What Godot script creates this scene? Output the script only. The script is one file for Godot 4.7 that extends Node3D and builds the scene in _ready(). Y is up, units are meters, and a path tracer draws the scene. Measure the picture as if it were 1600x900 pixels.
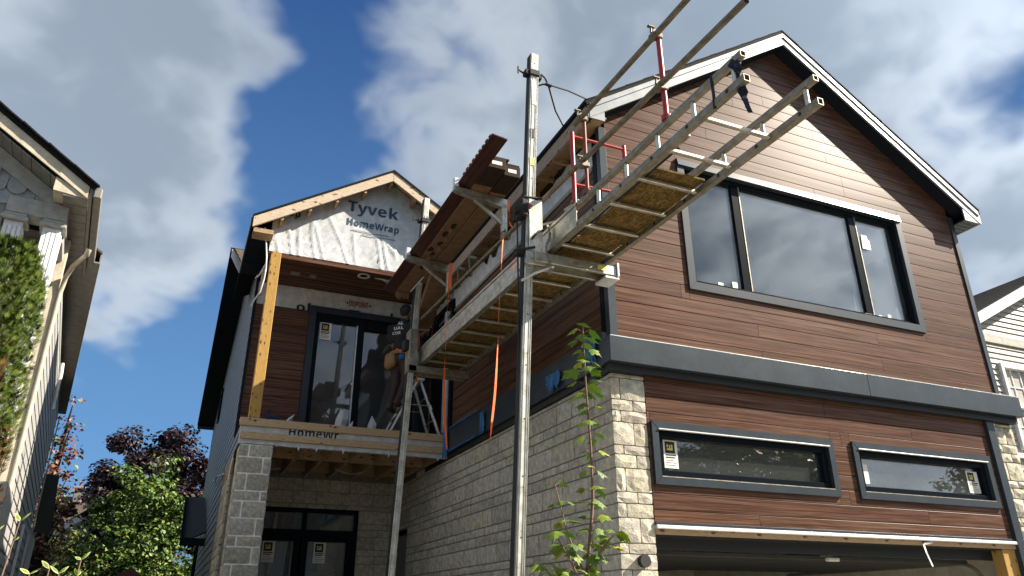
extends Node3D

# ------------------------------------------------------------------ helpers
var rng := RandomNumberGenerator.new()
var tint := Color(1, 1, 1)
var M := {}
var T := {}
const SUN_DIR := Vector3(-0.735, -0.605, -0.305)   # the way the sunlight travels
const EXPOSURE := 2.8

func numbered(parent: Node, called: String) -> String:
	if not parent.has_node(NodePath(called)):
		return called
	var i := 1
	while parent.has_node(NodePath("%s_%03d" % [called, i])):
		i += 1
	return "%s_%03d" % [called, i]

var counts := {}
func put(o: Node, called: String, parent: Node) -> void:
	var key := str(parent.get_instance_id()) + called
	var n: int = counts.get(key, 0)
	o.name = called if n == 0 else "%s_%03d" % [called, n]
	counts[key] = n + 1
	parent.add_child(o, true)

func begin() -> SurfaceTool:
	var s := SurfaceTool.new()
	s.begin(Mesh.PRIMITIVE_TRIANGLES)
	return s

func done(s: SurfaceTool, called: String, m: Material, parent: Node, xf := Transform3D()) -> MeshInstance3D:
	var o := MeshInstance3D.new()
	var mesh := s.commit()
	if mesh.get_surface_count() > 0:
		mesh.surface_set_material(0, m)
	o.mesh = mesh
	o.transform = xf
	put(o, called, parent)
	return o

func tag(o: Node, label: String, category: String, group := "") -> Node:
	o.set_meta("label", label)
	o.set_meta("category", category)
	if group != "":
		o.set_meta("group", group)
	return o

func thing(called: String, label: String, category: String, group := "", at := Vector3.ZERO) -> Node3D:
	var o := Node3D.new()
	o.position = at
	put(o, called, self)
	tag(o, label, category, group)
	return o

func part(called: String, parent: Node) -> Node3D:
	var o := Node3D.new()
	put(o, called, parent)
	return o

func structure(o: Node) -> Node:
	o.set_meta("kind", "structure")
	return o

func stuff(o: Node) -> Node:
	o.set_meta("kind", "stuff")
	return o

# a face given counter-clockwise as seen from outside
func face(s: SurfaceTool, p: Array, n := Vector3.ZERO, uvs := []) -> void:
	var nn := n
	if nn == Vector3.ZERO:
		nn = (p[1] - p[0]).cross(p[2] - p[0]).normalized()
	var u := nn.cross(Vector3.UP)
	if u.length() < 0.1:
		u = Vector3.RIGHT
	u = u.normalized()
	var v := nn.cross(u)
	for k in range(1, p.size() - 1):
		for i in [0, k + 1, k]:
			s.set_color(tint)
			s.set_normal(nn)
			if uvs.size() > 0:
				s.set_uv(uvs[i])
			else:
				s.set_uv(Vector2(p[i].dot(u), p[i].dot(v)))
			s.add_vertex(p[i])

# a box with the grain along its longest side; bevel cuts its edges
func box(s: SurfaceTool, xf: Transform3D, size: Vector3, bevel := 0.0, off := Vector2.ZERO) -> void:
	var h := size * 0.5
	var long := 0
	if size.y > size[long]: long = 1
	if size.z > size[long]: long = 2
	var b: float = min(bevel, min(h.x, min(h.y, h.z)) * 0.6)
	for k in 3:
		var i := (k + 1) % 3
		var j := (k + 2) % 3
		for sg in [-1.0, 1.0]:
			var pts := []
			var uvs := []
			var seq := [[-1, -1], [1, -1], [1, 1], [-1, 1]]
			if sg < 0: seq = [[-1, -1], [-1, 1], [1, 1], [1, -1]]
			for q in seq:
				var p := Vector3.ZERO
				p[k] = sg * h[k]
				p[i] = q[0] * (h[i] - b)
				p[j] = q[1] * (h[j] - b)
				var a := i
				var c := j
				if j == long or (i != long and size[j] > size[i]):
					a = j
					c = i
				uvs.append(Vector2(p[a], p[c] + h[c] + p[k] * 0.37) + off)
				pts.append(xf * p)
			face(s, pts, (xf.basis[k] * sg).normalized(), uvs)
	if b <= 0.0:
		return
	for k in 3:            # edges that run along axis k
		var i := (k + 1) % 3
		var j := (k + 2) % 3
		for si in [-1.0, 1.0]:
			for sj in [-1.0, 1.0]:
				var pts := []
				for e in [[0, -1.0], [0, 1.0], [1, 1.0], [1, -1.0]]:
					var p := Vector3.ZERO
					p[k] = e[1] * (h[k] - b)
					p[i] = si * (h[i] if e[0] == 0 else h[i] - b)
					p[j] = sj * (h[j] - b if e[0] == 0 else h[j])
					pts.append(xf * p)
				var nn: Vector3 = (xf.basis[i] * si + xf.basis[j] * sj).normalized()
				if (pts[1] - pts[0]).cross(pts[2] - pts[0]).dot(nn) < 0: pts.reverse()
				face(s, pts, nn)
	for sx in [-1.0, 1.0]:
		for sy in [-1.0, 1.0]:
			for sz in [-1.0, 1.0]:
				var pts := [xf * Vector3(sx * h.x, sy * (h.y - b), sz * (h.z - b)), xf * Vector3(sx * (h.x - b), sy * h.y, sz * (h.z - b)), xf * Vector3(sx * (h.x - b), sy * (h.y - b), sz * h.z)]
				var nn := (xf.basis * Vector3(sx, sy, sz)).normalized()
				if (pts[1] - pts[0]).cross(pts[2] - pts[0]).dot(nn) < 0: pts.reverse()
				face(s, pts, nn)

func bx(s: SurfaceTool, a: Vector3, b: Vector3, bevel := 0.0) -> void:   # box from corner to corner
	box(s, Transform3D(Basis(), (a + b) * 0.5), (b - a).abs(), bevel, Vector2(rng.randf() * 5.0, rng.randf() * 5.0))

func along(a: Vector3, b: Vector3, up := Vector3.UP) -> Transform3D:    # local z runs from a to b
	var z := (b - a).normalized()
	var x := up.cross(z)
	if x.length() < 0.01:
		x = Vector3.RIGHT.cross(z)
		if x.length() < 0.01: x = Vector3.FORWARD.cross(z)
	x = x.normalized()
	return Transform3D(Basis(x, z.cross(x), z), (a + b) * 0.5)

func beam(s: SurfaceTool, a: Vector3, b: Vector3, w: float, h: float, bevel := 0.0, up := Vector3.UP) -> void:
	box(s, along(a, b, up), Vector3(w, h, (b - a).length()), bevel, Vector2(rng.randf() * 5.0, rng.randf() * 5.0))

func tube(s: SurfaceTool, pts: Array, r: float, sides := 8, r2 := -1.0, closed := true) -> void:
	var rings := []
	var ups := Vector3.UP
	var n := pts.size()
	var run := 0.0
	for i in n:
		var d: Vector3 = (pts[min(i + 1, n - 1)] - pts[max(i - 1, 0)]).normalized()
		var x := ups.cross(d)
		if x.length() < 0.05: x = Vector3.RIGHT.cross(d)
		x = x.normalized()
		ups = d.cross(x)
		var rr: float = r if r2 < 0 else lerp(r, r2, float(i) / max(1, n - 1))
		if i > 0: run += pts[i].distance_to(pts[i - 1])
		var ring := []
		for k in sides + 1:
			var a := TAU * k / sides
			var nn := x * cos(a) + ups * sin(a)
			ring.append([pts[i] + nn * rr, nn, Vector2(run, rr * a)])
		rings.append(ring)
	for i in n - 1:
		for k in sides:
			var q := [rings[i][k], rings[i][k + 1], rings[i + 1][k + 1], rings[i + 1][k]]
			for t in [0, 1, 2, 0, 2, 3]:
				pass
			for t in [0, 2, 1, 0, 3, 2]:
				s.set_color(tint)
				s.set_normal(q[t][1])
				s.set_uv(q[t][2])
				s.add_vertex(q[t][0])
	if closed:
		for e in [0, n - 1]:
			var d: Vector3 = (pts[1] - pts[0]) if e == 0 else (pts[n - 1] - pts[n - 2])
			if e == 0: d = -d
			d = d.normalized()
			var c := []
			for k in sides: c.append(rings[e][k][0])
			if (c[1] - c[0]).cross(c[2] - c[0]).dot(d) < 0: c.reverse()
			face(s, c, d)

func hollow_end(s: SurfaceTool, a: Vector3, b: Vector3, r: float, wall: float) -> void:  # an open pipe
	tube(s, [a, b], r, 14, -1.0, false)
	var xf := along(a, b)
	for k in 14:
		var a0 := TAU * k / 14
		var a1 := TAU * (k + 1) / 14
		var d0 := xf.basis.x * cos(a0) + xf.basis.y * sin(a0)
		var d1 := xf.basis.x * cos(a1) + xf.basis.y * sin(a1)
		for e in [a, b]:
			var nn := xf.basis.z if e == b else -xf.basis.z
			face(s, [e + d0 * r, e + d1 * r, e + d1 * (r - wall), e + d0 * (r - wall)], nn)
		face(s, [a + d0 * (r - wall), b + d0 * (r - wall), b + d1 * (r - wall), a + d1 * (r - wall)], -(d0 + d1).normalized())

func square_pipe(s: SurfaceTool, a: Vector3, b: Vector3, w: float, h: float, wall := 0.004) -> void:
	var xf := along(a, b)
	var L := (b - a).length()
	for q in [[Vector3(0, h / 2 - wall / 2, 0), Vector3(w, wall, L)], [Vector3(0, -h / 2 + wall / 2, 0), Vector3(w, wall, L)], [Vector3(w / 2 - wall / 2, 0, 0), Vector3(wall, h - 2 * wall, L)], [Vector3(-w / 2 + wall / 2, 0, 0), Vector3(wall, h - 2 * wall, L)]]:
		box(s, Transform3D(xf.basis, xf * q[0]), q[1])

func prism(s: SurfaceTool, poly: Array, dir: Vector3) -> void:   # polygon (3-D points, counter-clockwise seen against dir) pushed along dir
	var n := poly.size()
	var nn: Vector3 = (poly[1] - poly[0]).cross(poly[2] - poly[0]).normalized()
	var top := []
	for p in poly: top.append(p + dir)
	var flip := nn.dot(dir) > 0
	var a := poly.duplicate()
	var b := top.duplicate()
	if flip: a.reverse()
	else: b.reverse()
	face(s, a)
	face(s, b)
	for i in n:
		var j := (i + 1) % n
		var q := [poly[i], poly[j], top[j], top[i]]
		if not flip: q.reverse()
		face(s, q)

func bent(s: SurfaceTool, pts: Array, w: Vector3) -> void:  # a ribbon with thickness along pts
	for i in pts.size() - 1:
		var d: Vector3 = (pts[i + 1] - pts[i]).normalized()
		var nn := w.cross(d).normalized() * 0.0015
		for sg in [-1.0, 1.0]:
			var q := [pts[i] - w + nn * sg, pts[i] + w + nn * sg, pts[i + 1] + w + nn * sg, pts[i + 1] - w + nn * sg]
			if (q[1] - q[0]).cross(q[2] - q[0]).dot(nn * sg) < 0: q.reverse()
			face(s, q, (nn * sg).normalized())

# ------------------------------------------------------------------ textures and materials
func fbm(sd: int, freq: float, oct := 4, kind := FastNoiseLite.TYPE_SIMPLEX_SMOOTH) -> FastNoiseLite:
	var n := FastNoiseLite.new()
	n.seed = sd
	n.noise_type = kind
	n.frequency = freq
	n.fractal_octaves = oct
	return n

func tex(w: int, h: int, f: Callable) -> ImageTexture:
	var im := Image.create(w, h, true, Image.FORMAT_RGB8)
	for y in h:
		for x in w:
			var c: Color = f.call(x, y)
			im.set_pixel(x, y, c)
	im.generate_mipmaps()
	return ImageTexture.create_from_image(im)

# noise that repeats: a walk round two circles
func loop_noise(n: FastNoiseLite, u: float, v: float, ru: float, rv: float) -> float:
	return n.get_noise_3d(cos(u * TAU) * ru, sin(u * TAU) * ru + cos(v * TAU) * rv * 1.7, sin(v * TAU) * rv)

func seamless(n: FastNoiseLite, w: int, h: int) -> Image:
	var im := n.get_seamless_image(w, h, false, false, 0.15, false)
	im.convert(Image.FORMAT_L8)
	return im

func at(im: Image, x: int, y: int) -> float: return im.get_pixel(x, y).r * 2.0 - 1.0

func grey(v: float) -> Color:
	var g: float = clamp(v, 0.0, 1.0)
	return Color(g, g, g)

func make_textures() -> void:
	var n1 := fbm(3, 1.0, 4)
	var n2 := fbm(9, 1.0, 3)
	# streaked wood print of the cladding: long soft streaks, and short dark ones
	T.clad = tex(512, 256, func(x, y):
		var u: float = x / 512.0
		var v: float = y / 256.0
		var a := loop_noise(n1, u, v, 0.35, 7.0)
		var b := loop_noise(n2, u, v, 1.2, 26.0)
		var c := loop_noise(n1, u + 0.37, v, 0.5, 2.2)
		var t: float = 0.81 + a * 0.34 + b * 0.28 + c * 0.24
		return Color(clamp(t, 0, 1), clamp(t * 0.97 - 0.01 + c * 0.07, 0, 1), clamp(t * 0.95 - 0.02 + c * 0.12, 0, 1)))
	# sawn lumber: growth bands and knots
	var knots := []
	var kr := RandomNumberGenerator.new()
	kr.seed = 77
	for i in 16: knots.append(Vector3(kr.randf() * 512, kr.randf() * 256, kr.randf_range(3, 7)))
	T.lumber = tex(512, 256, func(x, y):
		var u: float = x / 512.0
		var v: float = y / 256.0
		var wob := loop_noise(n1, u, v, 0.4, 0.6) * 3.0
		var bands := sin((v * 34.0 + wob * 2.2) * TAU * 0.5) * 0.5 + 0.5
		var fine := loop_noise(n2, u, v, 1.0, 30.0)
		var t := 0.95 - bands * 0.10 + fine * 0.10
		var k := 0.0
		for q in knots:
			var d: float = Vector2((x - q.x) * 0.7, y - q.y).length() / q.z
			if d < 3.0: k = max(k, exp(-d * d * 1.2) + 0.35 * exp(-pow(d - 1.1, 2.0) * 9.0))
		return Color(clamp(t - k * 0.50, 0, 1), clamp(t * 0.97 - k * 0.58, 0, 1), clamp(t * 0.92 - k * 0.60, 0, 1)))
	var s1 := seamless(fbm(21, 0.012, 5), 512, 512)
	var s2 := seamless(fbm(22, 0.06, 3), 512, 512)
	var s3 := seamless(fbm(23, 0.02, 5), 256, 256)
	var s4 := seamless(fbm(24, 0.10, 3), 256, 256)
	T.stone = tex(512, 512, func(x, y):
		var a := at(s1, x, y)
		var b := at(s2, x, y)
		var t := 0.90 + a * 0.17 + b * 0.09
		return Color(clamp(t, 0, 1), clamp(t * 0.985 + a * 0.02, 0, 1), clamp(t * 0.95 - a * 0.05, 0, 1)))
	T.rough = tex(256, 256, func(x, y): return grey(0.5 + at(s3, x, y) * 0.55 + at(s4, x, y) * 0.3))
	T.soft = tex(256, 256, func(x, y): return grey(0.93 + at(s3, x, y) * 0.11 + at(s4, x, y) * 0.05))
	# worn aluminium: scratches along and across, grey smears and specks of dried mud
	T.alu = tex(512, 256, func(x, y):
		var u: float = x / 512.0
		var v: float = y / 256.0
		var a := loop_noise(n1, u, v, 0.6, 12.0)
		var b := at(s1, x, y)
		var c := at(s2, x, y)
		var t := 0.86 + a * 0.14 + b * 0.20
		if c > 0.42: t -= (c - 0.42) * 1.6
		return Color(clamp(t, 0, 1), clamp(t * 0.99, 0, 1), clamp(t * 0.95 + b * 0.03, 0, 1)))
	# oriented strand board: strands laid one over another
	var im := Image.create(512, 512, true, Image.FORMAT_RGB8)
	im.fill(Color(0.54, 0.45, 0.33))
	var r2 := RandomNumberGenerator.new()
	r2.seed = 5
	for i in 2600:
		var L := r2.randf_range(18, 60)
		var w := r2.randf_range(4, 13)
		var an := r2.randf_range(-0.5, 0.5) + (PI / 2 if r2.randf() < 0.3 else 0.0)
		var c0 := Vector2(r2.randf() * 512, r2.randf() * 512)
		var g := r2.randf_range(0.62, 1.08)
		var col := Color(0.66 * g, 0.545 * g + r2.randf() * 0.04, 0.39 * g)
		for p in int(L):
			for q in int(w):
				var pt := c0 + Vector2(p - L / 2, 0).rotated(an) + Vector2(0, q - w / 2).rotated(an)
				im.set_pixel(posmod(int(pt.x), 512), posmod(int(pt.y), 512), col)
	im.generate_mipmaps()
	T.osb = ImageTexture.create_from_image(im)
	T.grit = tex(256, 256, func(x, y):
		var h := (sin(x * 127.1 + y * 311.7) * 43758.5453)
		h = h - floor(h)
		return grey(0.45 + 0.5 * h * h + loop_noise(n1, x / 256.0, y / 256.0, 2.0, 2.0) * 0.2))

func mat(called: String, c: Color, rough: float, metal := 0.0, t: Texture2D = null, scale := Vector3.ONE, spec := 0.5, bump: Texture2D = null, bump_cm := 0.0) -> StandardMaterial3D:
	var m := StandardMaterial3D.new()
	m.albedo_color = c.linear_to_srgb()
	m.roughness = rough
	m.metallic = metal
	m.metallic_specular = spec
	m.vertex_color_use_as_albedo = true
	if t: m.albedo_texture = t
	m.uv1_scale = scale
	if bump:
		m.heightmap_enabled = true
		m.heightmap_texture = bump
		m.heightmap_scale = bump_cm
	M[called] = m
	return m

func make_materials() -> void:
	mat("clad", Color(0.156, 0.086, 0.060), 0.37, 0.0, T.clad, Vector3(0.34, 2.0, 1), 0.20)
	mat("charcoal", Color(0.036, 0.047, 0.058), 0.31, 0.0, T.soft, Vector3(0.5, 0.5, 1), 0.36)
	mat("rake", Color(0.28, 0.30, 0.31), 0.36, 0.25, T.soft, Vector3(0.8, 0.8, 1), 0.6)
	mat("blackframe", Color(0.007, 0.010, 0.014), 0.28, 0.0, null, Vector3.ONE, 0.12)
	mat("navyframe", Color(0.018, 0.026, 0.038), 0.45, 0.0, null, Vector3.ONE, 0.4)
	mat("black", Color(0.008, 0.009, 0.011), 0.6)
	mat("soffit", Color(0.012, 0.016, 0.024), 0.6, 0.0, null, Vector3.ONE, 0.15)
	mat("stone", Color(0.61, 0.585, 0.52), 0.92, 0.0, T.stone, Vector3(1.6, 1.6, 1), 0.25, T.rough, 0.45)
	mat("pillarstone", Color(0.52, 0.515, 0.48), 0.92, 0.0, T.stone, Vector3(2.2, 2.2, 1), 0.25, T.rough, 0.45)
	mat("mortar", Color(0.25, 0.24, 0.215), 0.95, 0.0, T.soft, Vector3(2, 2, 1), 0.2)
	mat("lightmortar", Color(0.86, 0.85, 0.81), 0.95, 0.0, T.soft, Vector3(2, 2, 1), 0.2)
	mat("lumber", Color(0.56, 0.43, 0.29), 0.8, 0.0, T.lumber, Vector3(0.9, 2.6, 1), 0.3)
	mat("palewood", Color(0.68, 0.585, 0.49), 0.8, 0.0, T.lumber, Vector3(0.8, 2.4, 1), 0.3)
	mat("treated", Color(0.50, 0.32, 0.11), 0.8, 0.0, T.lumber, Vector3(0.9, 2.8, 1), 0.3)
	mat("joist", Color(0.50, 0.365, 0.24), 0.85, 0.0, T.lumber, Vector3(0.9, 2.6, 1), 0.3)
	mat("redboard", Color(0.16, 0.042, 0.03), 0.85, 0.0, T.soft, Vector3(2, 2, 1), 0.3)
	mat("greywood", Color(0.40, 0.33, 0.30), 0.85, 0.0, T.lumber, Vector3(0.7, 2.0, 1), 0.3)
	mat("wrap", Color(0.62, 0.64, 0.66), 0.55, 0.0, T.soft, Vector3(1.2, 1.2, 1), 0.4)
	mat("ink", Color(0.025, 0.07, 0.13), 0.7)
	mat("blackink", Color(0.012, 0.012, 0.012), 0.7)
	mat("redink", Color(0.30, 0.03, 0.03), 0.7)
	mat("whiteink", Color(0.62, 0.62, 0.60), 0.7)
	mat("alu", Color(0.62, 0.61, 0.57), 0.42, 0.72, T.alu, Vector3(1.2, 3.0, 1), 0.5)
	mat("alubright", Color(0.86, 0.86, 0.83), 0.40, 0.40, T.alu, Vector3(0.9, 1.2, 1), 0.5)
	mat("aludull", Color(0.36, 0.335, 0.29), 0.55, 0.45, T.alu, Vector3(1.3, 3.0, 1), 0.5)
	mat("whitemetal", Color(0.74, 0.75, 0.76), 0.35, 0.2, T.soft, Vector3(1, 1, 1), 0.6)
	mat("rubber", Color(0.012, 0.013, 0.014), 0.75)
	mat("osb", Color(0.55, 0.50, 0.42), 0.9, 0.0, T.osb, Vector3(1.3, 1.3, 1), 0.2)
	mat("carton", Color(0.24, 0.150, 0.095), 0.85, 0.0, T.soft, Vector3(1.5, 1.5, 1), 0.25)
	mat("cartondark", Color(0.045, 0.028, 0.022), 0.8, 0.0, T.soft, Vector3(1.5, 1.5, 1), 0.25)
	mat("maroon", Color(0.085, 0.030, 0.026), 0.45, 0.0, T.clad, Vector3(0.4, 2.0, 1), 0.5)
	mat("redpaint", Color(0.42, 0.018, 0.022), 0.42, 0.0, T.soft, Vector3(3, 3, 1), 0.5)
	mat("rustpaint", Color(0.30, 0.085, 0.06), 0.55, 0.0, T.alu, Vector3(3, 3, 1), 0.4)
	mat("pipe", Color(0.27, 0.235, 0.19), 0.55, 0.5, T.alu, Vector3(1.2, 4.0, 1), 0.5)
	mat("orange", Color(0.90, 0.17, 0.04), 0.7)
	mat("bluesheet", Color(0.015, 0.14, 0.36), 0.5, 0.0, T.soft, Vector3(3, 3, 1), 0.5)
	mat("rope", Color(0.012, 0.013, 0.016), 0.8)
	mat("navyrag", Color(0.012, 0.020, 0.045), 0.9)
	mat("asphalt", Color(0.030, 0.030, 0.033), 0.9, 0.0, T.grit, Vector3(3, 3, 1), 0.3)
	mat("shingle", Color(0.075, 0.072, 0.075), 0.9, 0.0, T.grit, Vector3(2.5, 2.5, 1), 0.3)
	mat("brownshingle", Color(0.20, 0.155, 0.12), 0.9, 0.0, T.grit, Vector3(1.2, 1.2, 1), 0.3)
	mat("greysiding", Color(0.21, 0.22, 0.215), 0.5, 0.0, T.soft, Vector3(0.8, 3, 1), 0.45)
	mat("beige", Color(0.46, 0.43, 0.37), 0.5, 0.0, T.soft, Vector3(1.3, 1.3, 1), 0.4)
	mat("taupe", Color(0.23, 0.215, 0.195), 0.5, 0.0, T.soft, Vector3(1.3, 1.3, 1), 0.4)
	mat("nbgrey", Color(0.40, 0.395, 0.38), 0.5, 0.0, T.soft, Vector3(1.3, 1.3, 1), 0.4)
	mat("beigetrim", Color(0.55, 0.49, 0.38), 0.5, 0.0, T.soft, Vector3(1, 1, 1), 0.4)
	mat("scallop", Color(0.33, 0.35, 0.37), 0.6, 0.0, T.soft, Vector3(2, 2, 1), 0.4)
	mat("whitepaint", Color(0.78, 0.79, 0.80), 0.45, 0.0, T.soft, Vector3(1, 1, 1), 0.45)
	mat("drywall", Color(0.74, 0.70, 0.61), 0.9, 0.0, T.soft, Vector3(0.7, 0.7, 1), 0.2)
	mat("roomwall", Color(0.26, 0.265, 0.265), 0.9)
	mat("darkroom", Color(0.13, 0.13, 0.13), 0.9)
	mat("doorpanel", Color(0.055, 0.057, 0.058), 0.5, 0.0, T.soft, Vector3(0.7, 0.7, 1), 0.4)
	mat("brickred", Color(0.30, 0.12, 0.08), 0.9, 0.0, T.grit, Vector3(2, 2, 1), 0.2)
	mat("gravel", Color(0.44, 0.40, 0.33), 0.95, 0.0, T.grit, Vector3(0.8, 0.8, 1), 0.2)
	mat("grass", Color(0.06, 0.11, 0.03), 0.95, 0.0, T.grit, Vector3(0.8, 0.8, 1), 0.2)
	mat("concrete", Color(0.42, 0.41, 0.38), 0.9, 0.0, T.stone, Vector3(0.3, 0.3, 1), 0.25)
	mat("sticker", Color(0.72, 0.72, 0.66), 0.6)
	mat("yellow", Color(0.62, 0.52, 0.10), 0.6)
	mat("greentag", Color(0.42, 0.52, 0.36), 0.6)
	mat("bark", Color(0.12, 0.085, 0.06), 0.9, 0.0, T.rough, Vector3(6, 6, 1), 0.2)
	mat("twig", Color(0.17, 0.10, 0.075), 0.8)
	for q in [["leaf", Color(0.13, 0.21, 0.025), Color(0.35, 0.5, 0.06)], ["foliage", Color(1, 1, 1), Color(0.30, 0.36, 0.10)], ["darkfoliage", Color(1, 1, 1), Color(0.09, 0.035, 0.045)]]:
		var m := mat(q[0], q[1], 0.5, 0.0, null, Vector3.ONE, 0.4)
		m.cull_mode = BaseMaterial3D.CULL_DISABLED
		m.backlight_enabled = true
		m.backlight = q[2]
	mat("cedar", Color(1, 1, 1), 0.7, 0.0, null, Vector3.ONE, 0.2)
	var gl := mat("glass", Color(0.80, 0.84, 0.84, 0.10), 0.0, 0.0, null, Vector3.ONE, 1.0)
	gl.albedo_color = Color(0.55, 0.58, 0.58, 0.055)
	gl.transparency = BaseMaterial3D.TRANSPARENCY_ALPHA
	gl.vertex_color_use_as_albedo = false
	mat("skin", Color(0.20, 0.11, 0.075), 0.6)
	mat("hair", Color(0.012, 0.010, 0.009), 0.7)
	mat("shirt", Color(0.012, 0.013, 0.016), 0.9)
	mat("trousers", Color(0.030, 0.020, 0.017), 0.9)
	mat("leather", Color(0.34, 0.20, 0.09), 0.8, 0.0, T.soft, Vector3(5, 5, 1), 0.3)

# ------------------------------------------------------------------ sky
func make_sky() -> Sky:
	var w := 2048
	var h := 1024
	var im := Image.create(w, h, false, Image.FORMAT_RGBF)
	var big := fbm(11, 1.7, 5)
	var fine := fbm(4, 6.5, 6)
	var warp := fbm(31, 2.2, 5)
	var body := fbm(52, 1.35, 4)
	# where the clouds part (negative) or gather (positive): azimuth, elevation, widths, weight
	var blobs := [
		[6.5, 35.0, 4.6, 6.0, -1.5], [5.0, 43.5, 4.0, 5.0, -0.85], [11.0, 33.5, 4.0, 4.5, -1.1], [19.0, 38.5, 5.5, 5.0, -0.75], [4.5, 27.0, 4.5, 6.0, -1.1], [1.5, 19.0, 4.5, 5.5, -1.0],
		[-6.0, 10.5, 15.0, 5.5, -1.25], [4.0, 11.0, 8.0, 7.0, -1.0], [-13.0, 31.0, 10.5, 9.5, 1.0], [-4.0, 39.0, 6.0, 6.0, 0.55], [-10.0, 20.5, 6.0, 2.6, 0.5],
		[24.0, 36.0, 9.0, 9.0, 0.75], [14.0, 30.0, 3.5, 4.5, 0.45], [40.0, 45.0, 14.0, 10.0, 1.0], [48.0, 36.0, 7.0, 7.0, 0.7],
		[61.5, 28.5, 3.4, 3.6, -0.85], [57.0, 31.5, 2.6, 2.0, -0.5], [66.0, 33.0, 3.0, 6.0, -0.5], [60.0, 20.5, 7.0, 5.0, 0.8], [0.6, 15.0, 1.5, 1.3, 0.95], [-1.2, 13.4, 2.2, 0.9, 0.6]]
	var sund := SUN_DIR.normalized()
	for y in h:
		var el := (0.5 - (y + 0.5) / h) * PI
		var ce := cos(el)
		var eld := rad_to_deg(el)
		var low: float = clamp(1.0 - eld / 46.0, 0.0, 1.0)
		var blue := Color(0.036, 0.108, 0.31).lerp(Color(0.20, 0.45, 0.82), pow(low, 1.3))
		if eld < 0:
			var g := Color(0.30, 0.38, 0.44).lerp(Color(0.16, 0.17, 0.15), clamp(-eld / 12.0, 0, 1))
			for x in w: im.set_pixel(x, y, Color(g.r, g.g, g.b) / EXPOSURE)
			continue
		for x in w:
			var az := TAU * x / w
			if az > PI: az -= TAU
			var d := Vector3(sin(az) * ce, sin(el), -cos(az) * ce)
			# the cloud sheet lies flat overhead: foreshortened towards the horizon
			var p := d / (d.y + 0.34)
			var wv := Vector2(warp.get_noise_2d(p.x, p.z), warp.get_noise_2d(p.x + 9.0, p.z - 4.0))
			var n := big.get_noise_2d(p.x + wv.x * 0.16, p.z + wv.y * 0.16) * 0.75 + fine.get_noise_2d(p.x + wv.y * 0.12, p.z - wv.x * 0.12) * 0.48
			var azd := rad_to_deg(az) + wv.x * 6.5
			var e2 := eld + wv.y * 5.0
			var c := 0.20 + n * 1.15
			for b in blobs:
				var da: float = (azd - b[0]) / b[2]
				if da > 3.0 or da < -3.0: continue
				var de: float = (e2 - b[1]) / b[3]
				if de > 3.0 or de < -3.0: continue
				c += b[4] * exp(-(da * da + de * de) * 0.8)
			var a := smoothstep(-0.62, 0.72, c)
			var thick := smoothstep(0.25, 1.35, c + body.get_noise_2d(p.x * 1.6, p.z * 1.6) * 0.7)
			# clouds scatter forward; sunward and opposite glow raised out of view to fill shade
			var cs := 0.5 - 0.5 * d.dot(sund)
			var ba := 1.0 - cs
			var fw := 0.97 + 3.6 * pow(cs, 14.0) + 1.6 * ba * ba * ba * ba
			var cl := Color(0.55, 0.62, 0.70).lerp(Color(0.305, 0.375, 0.465), thick) * fw
			var col := blue.lerp(cl, a * 0.97) / EXPOSURE
			im.set_pixel(x, y, col)
	var pm := PanoramaSkyMaterial.new()
	pm.panorama = ImageTexture.create_from_image(im)
	pm.filter = true
	var sky := Sky.new()
	sky.sky_material = pm
	return sky

func make_camera_and_light() -> void:
	var cam := Camera3D.new()
	cam.name = "camera"
	add_child(cam)
	var yaw := deg_to_rad(23.610744)
	var pitch := deg_to_rad(23.585106)
	var roll := deg_to_rad(-0.245699)
	var f := Vector3(sin(yaw) * cos(pitch), sin(pitch), -cos(yaw) * cos(pitch))
	var r := Vector3(cos(yaw), 0, sin(yaw))
	var u := r.cross(f)
	var r2 := r * cos(roll) + u * sin(roll)
	var u2 := u * cos(roll) - r * sin(roll)
	cam.transform = Transform3D(Basis(r2, u2, -f), Vector3(0, 1.65, 0))
	cam.fov = 42.0916
	cam.near = 0.05
	cam.far = 900.0
	cam.current = true
	var we := WorldEnvironment.new()
	we.name = "world_environment"
	var env := Environment.new()
	env.background_mode = Environment.BG_SKY
	env.sky = make_sky()
	env.tonemap_mode = Environment.TONE_MAPPER_LINEAR
	env.tonemap_exposure = EXPOSURE
	env.ambient_light_source = Environment.AMBIENT_SOURCE_SKY
	env.sdfgi_enabled = true
	env.ssao_enabled = true
	env.ssil_enabled = true
	we.environment = env
	add_child(we)
	var sun := DirectionalLight3D.new()
	sun.name = "sun"
	sun.light_energy = 1.6
	sun.light_color = Color(1.0, 0.955, 0.88)
	sun.light_angular_distance = 0.5
	sun.shadow_enabled = true
	sun.transform = Transform3D(Basis.looking_at(SUN_DIR, Vector3.UP), Vector3(0, 30, 0))
	add_child(sun)

func _ready() -> void:
	rng.seed = 2024
	make_camera_and_light()
	make_textures()
	make_materials()
	build_ground()
	build_house()
	build_left_neighbour()
	build_right_neighbour()
	build_far()
	build_scaffold()
	build_balcony_things()
	build_plants()

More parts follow.
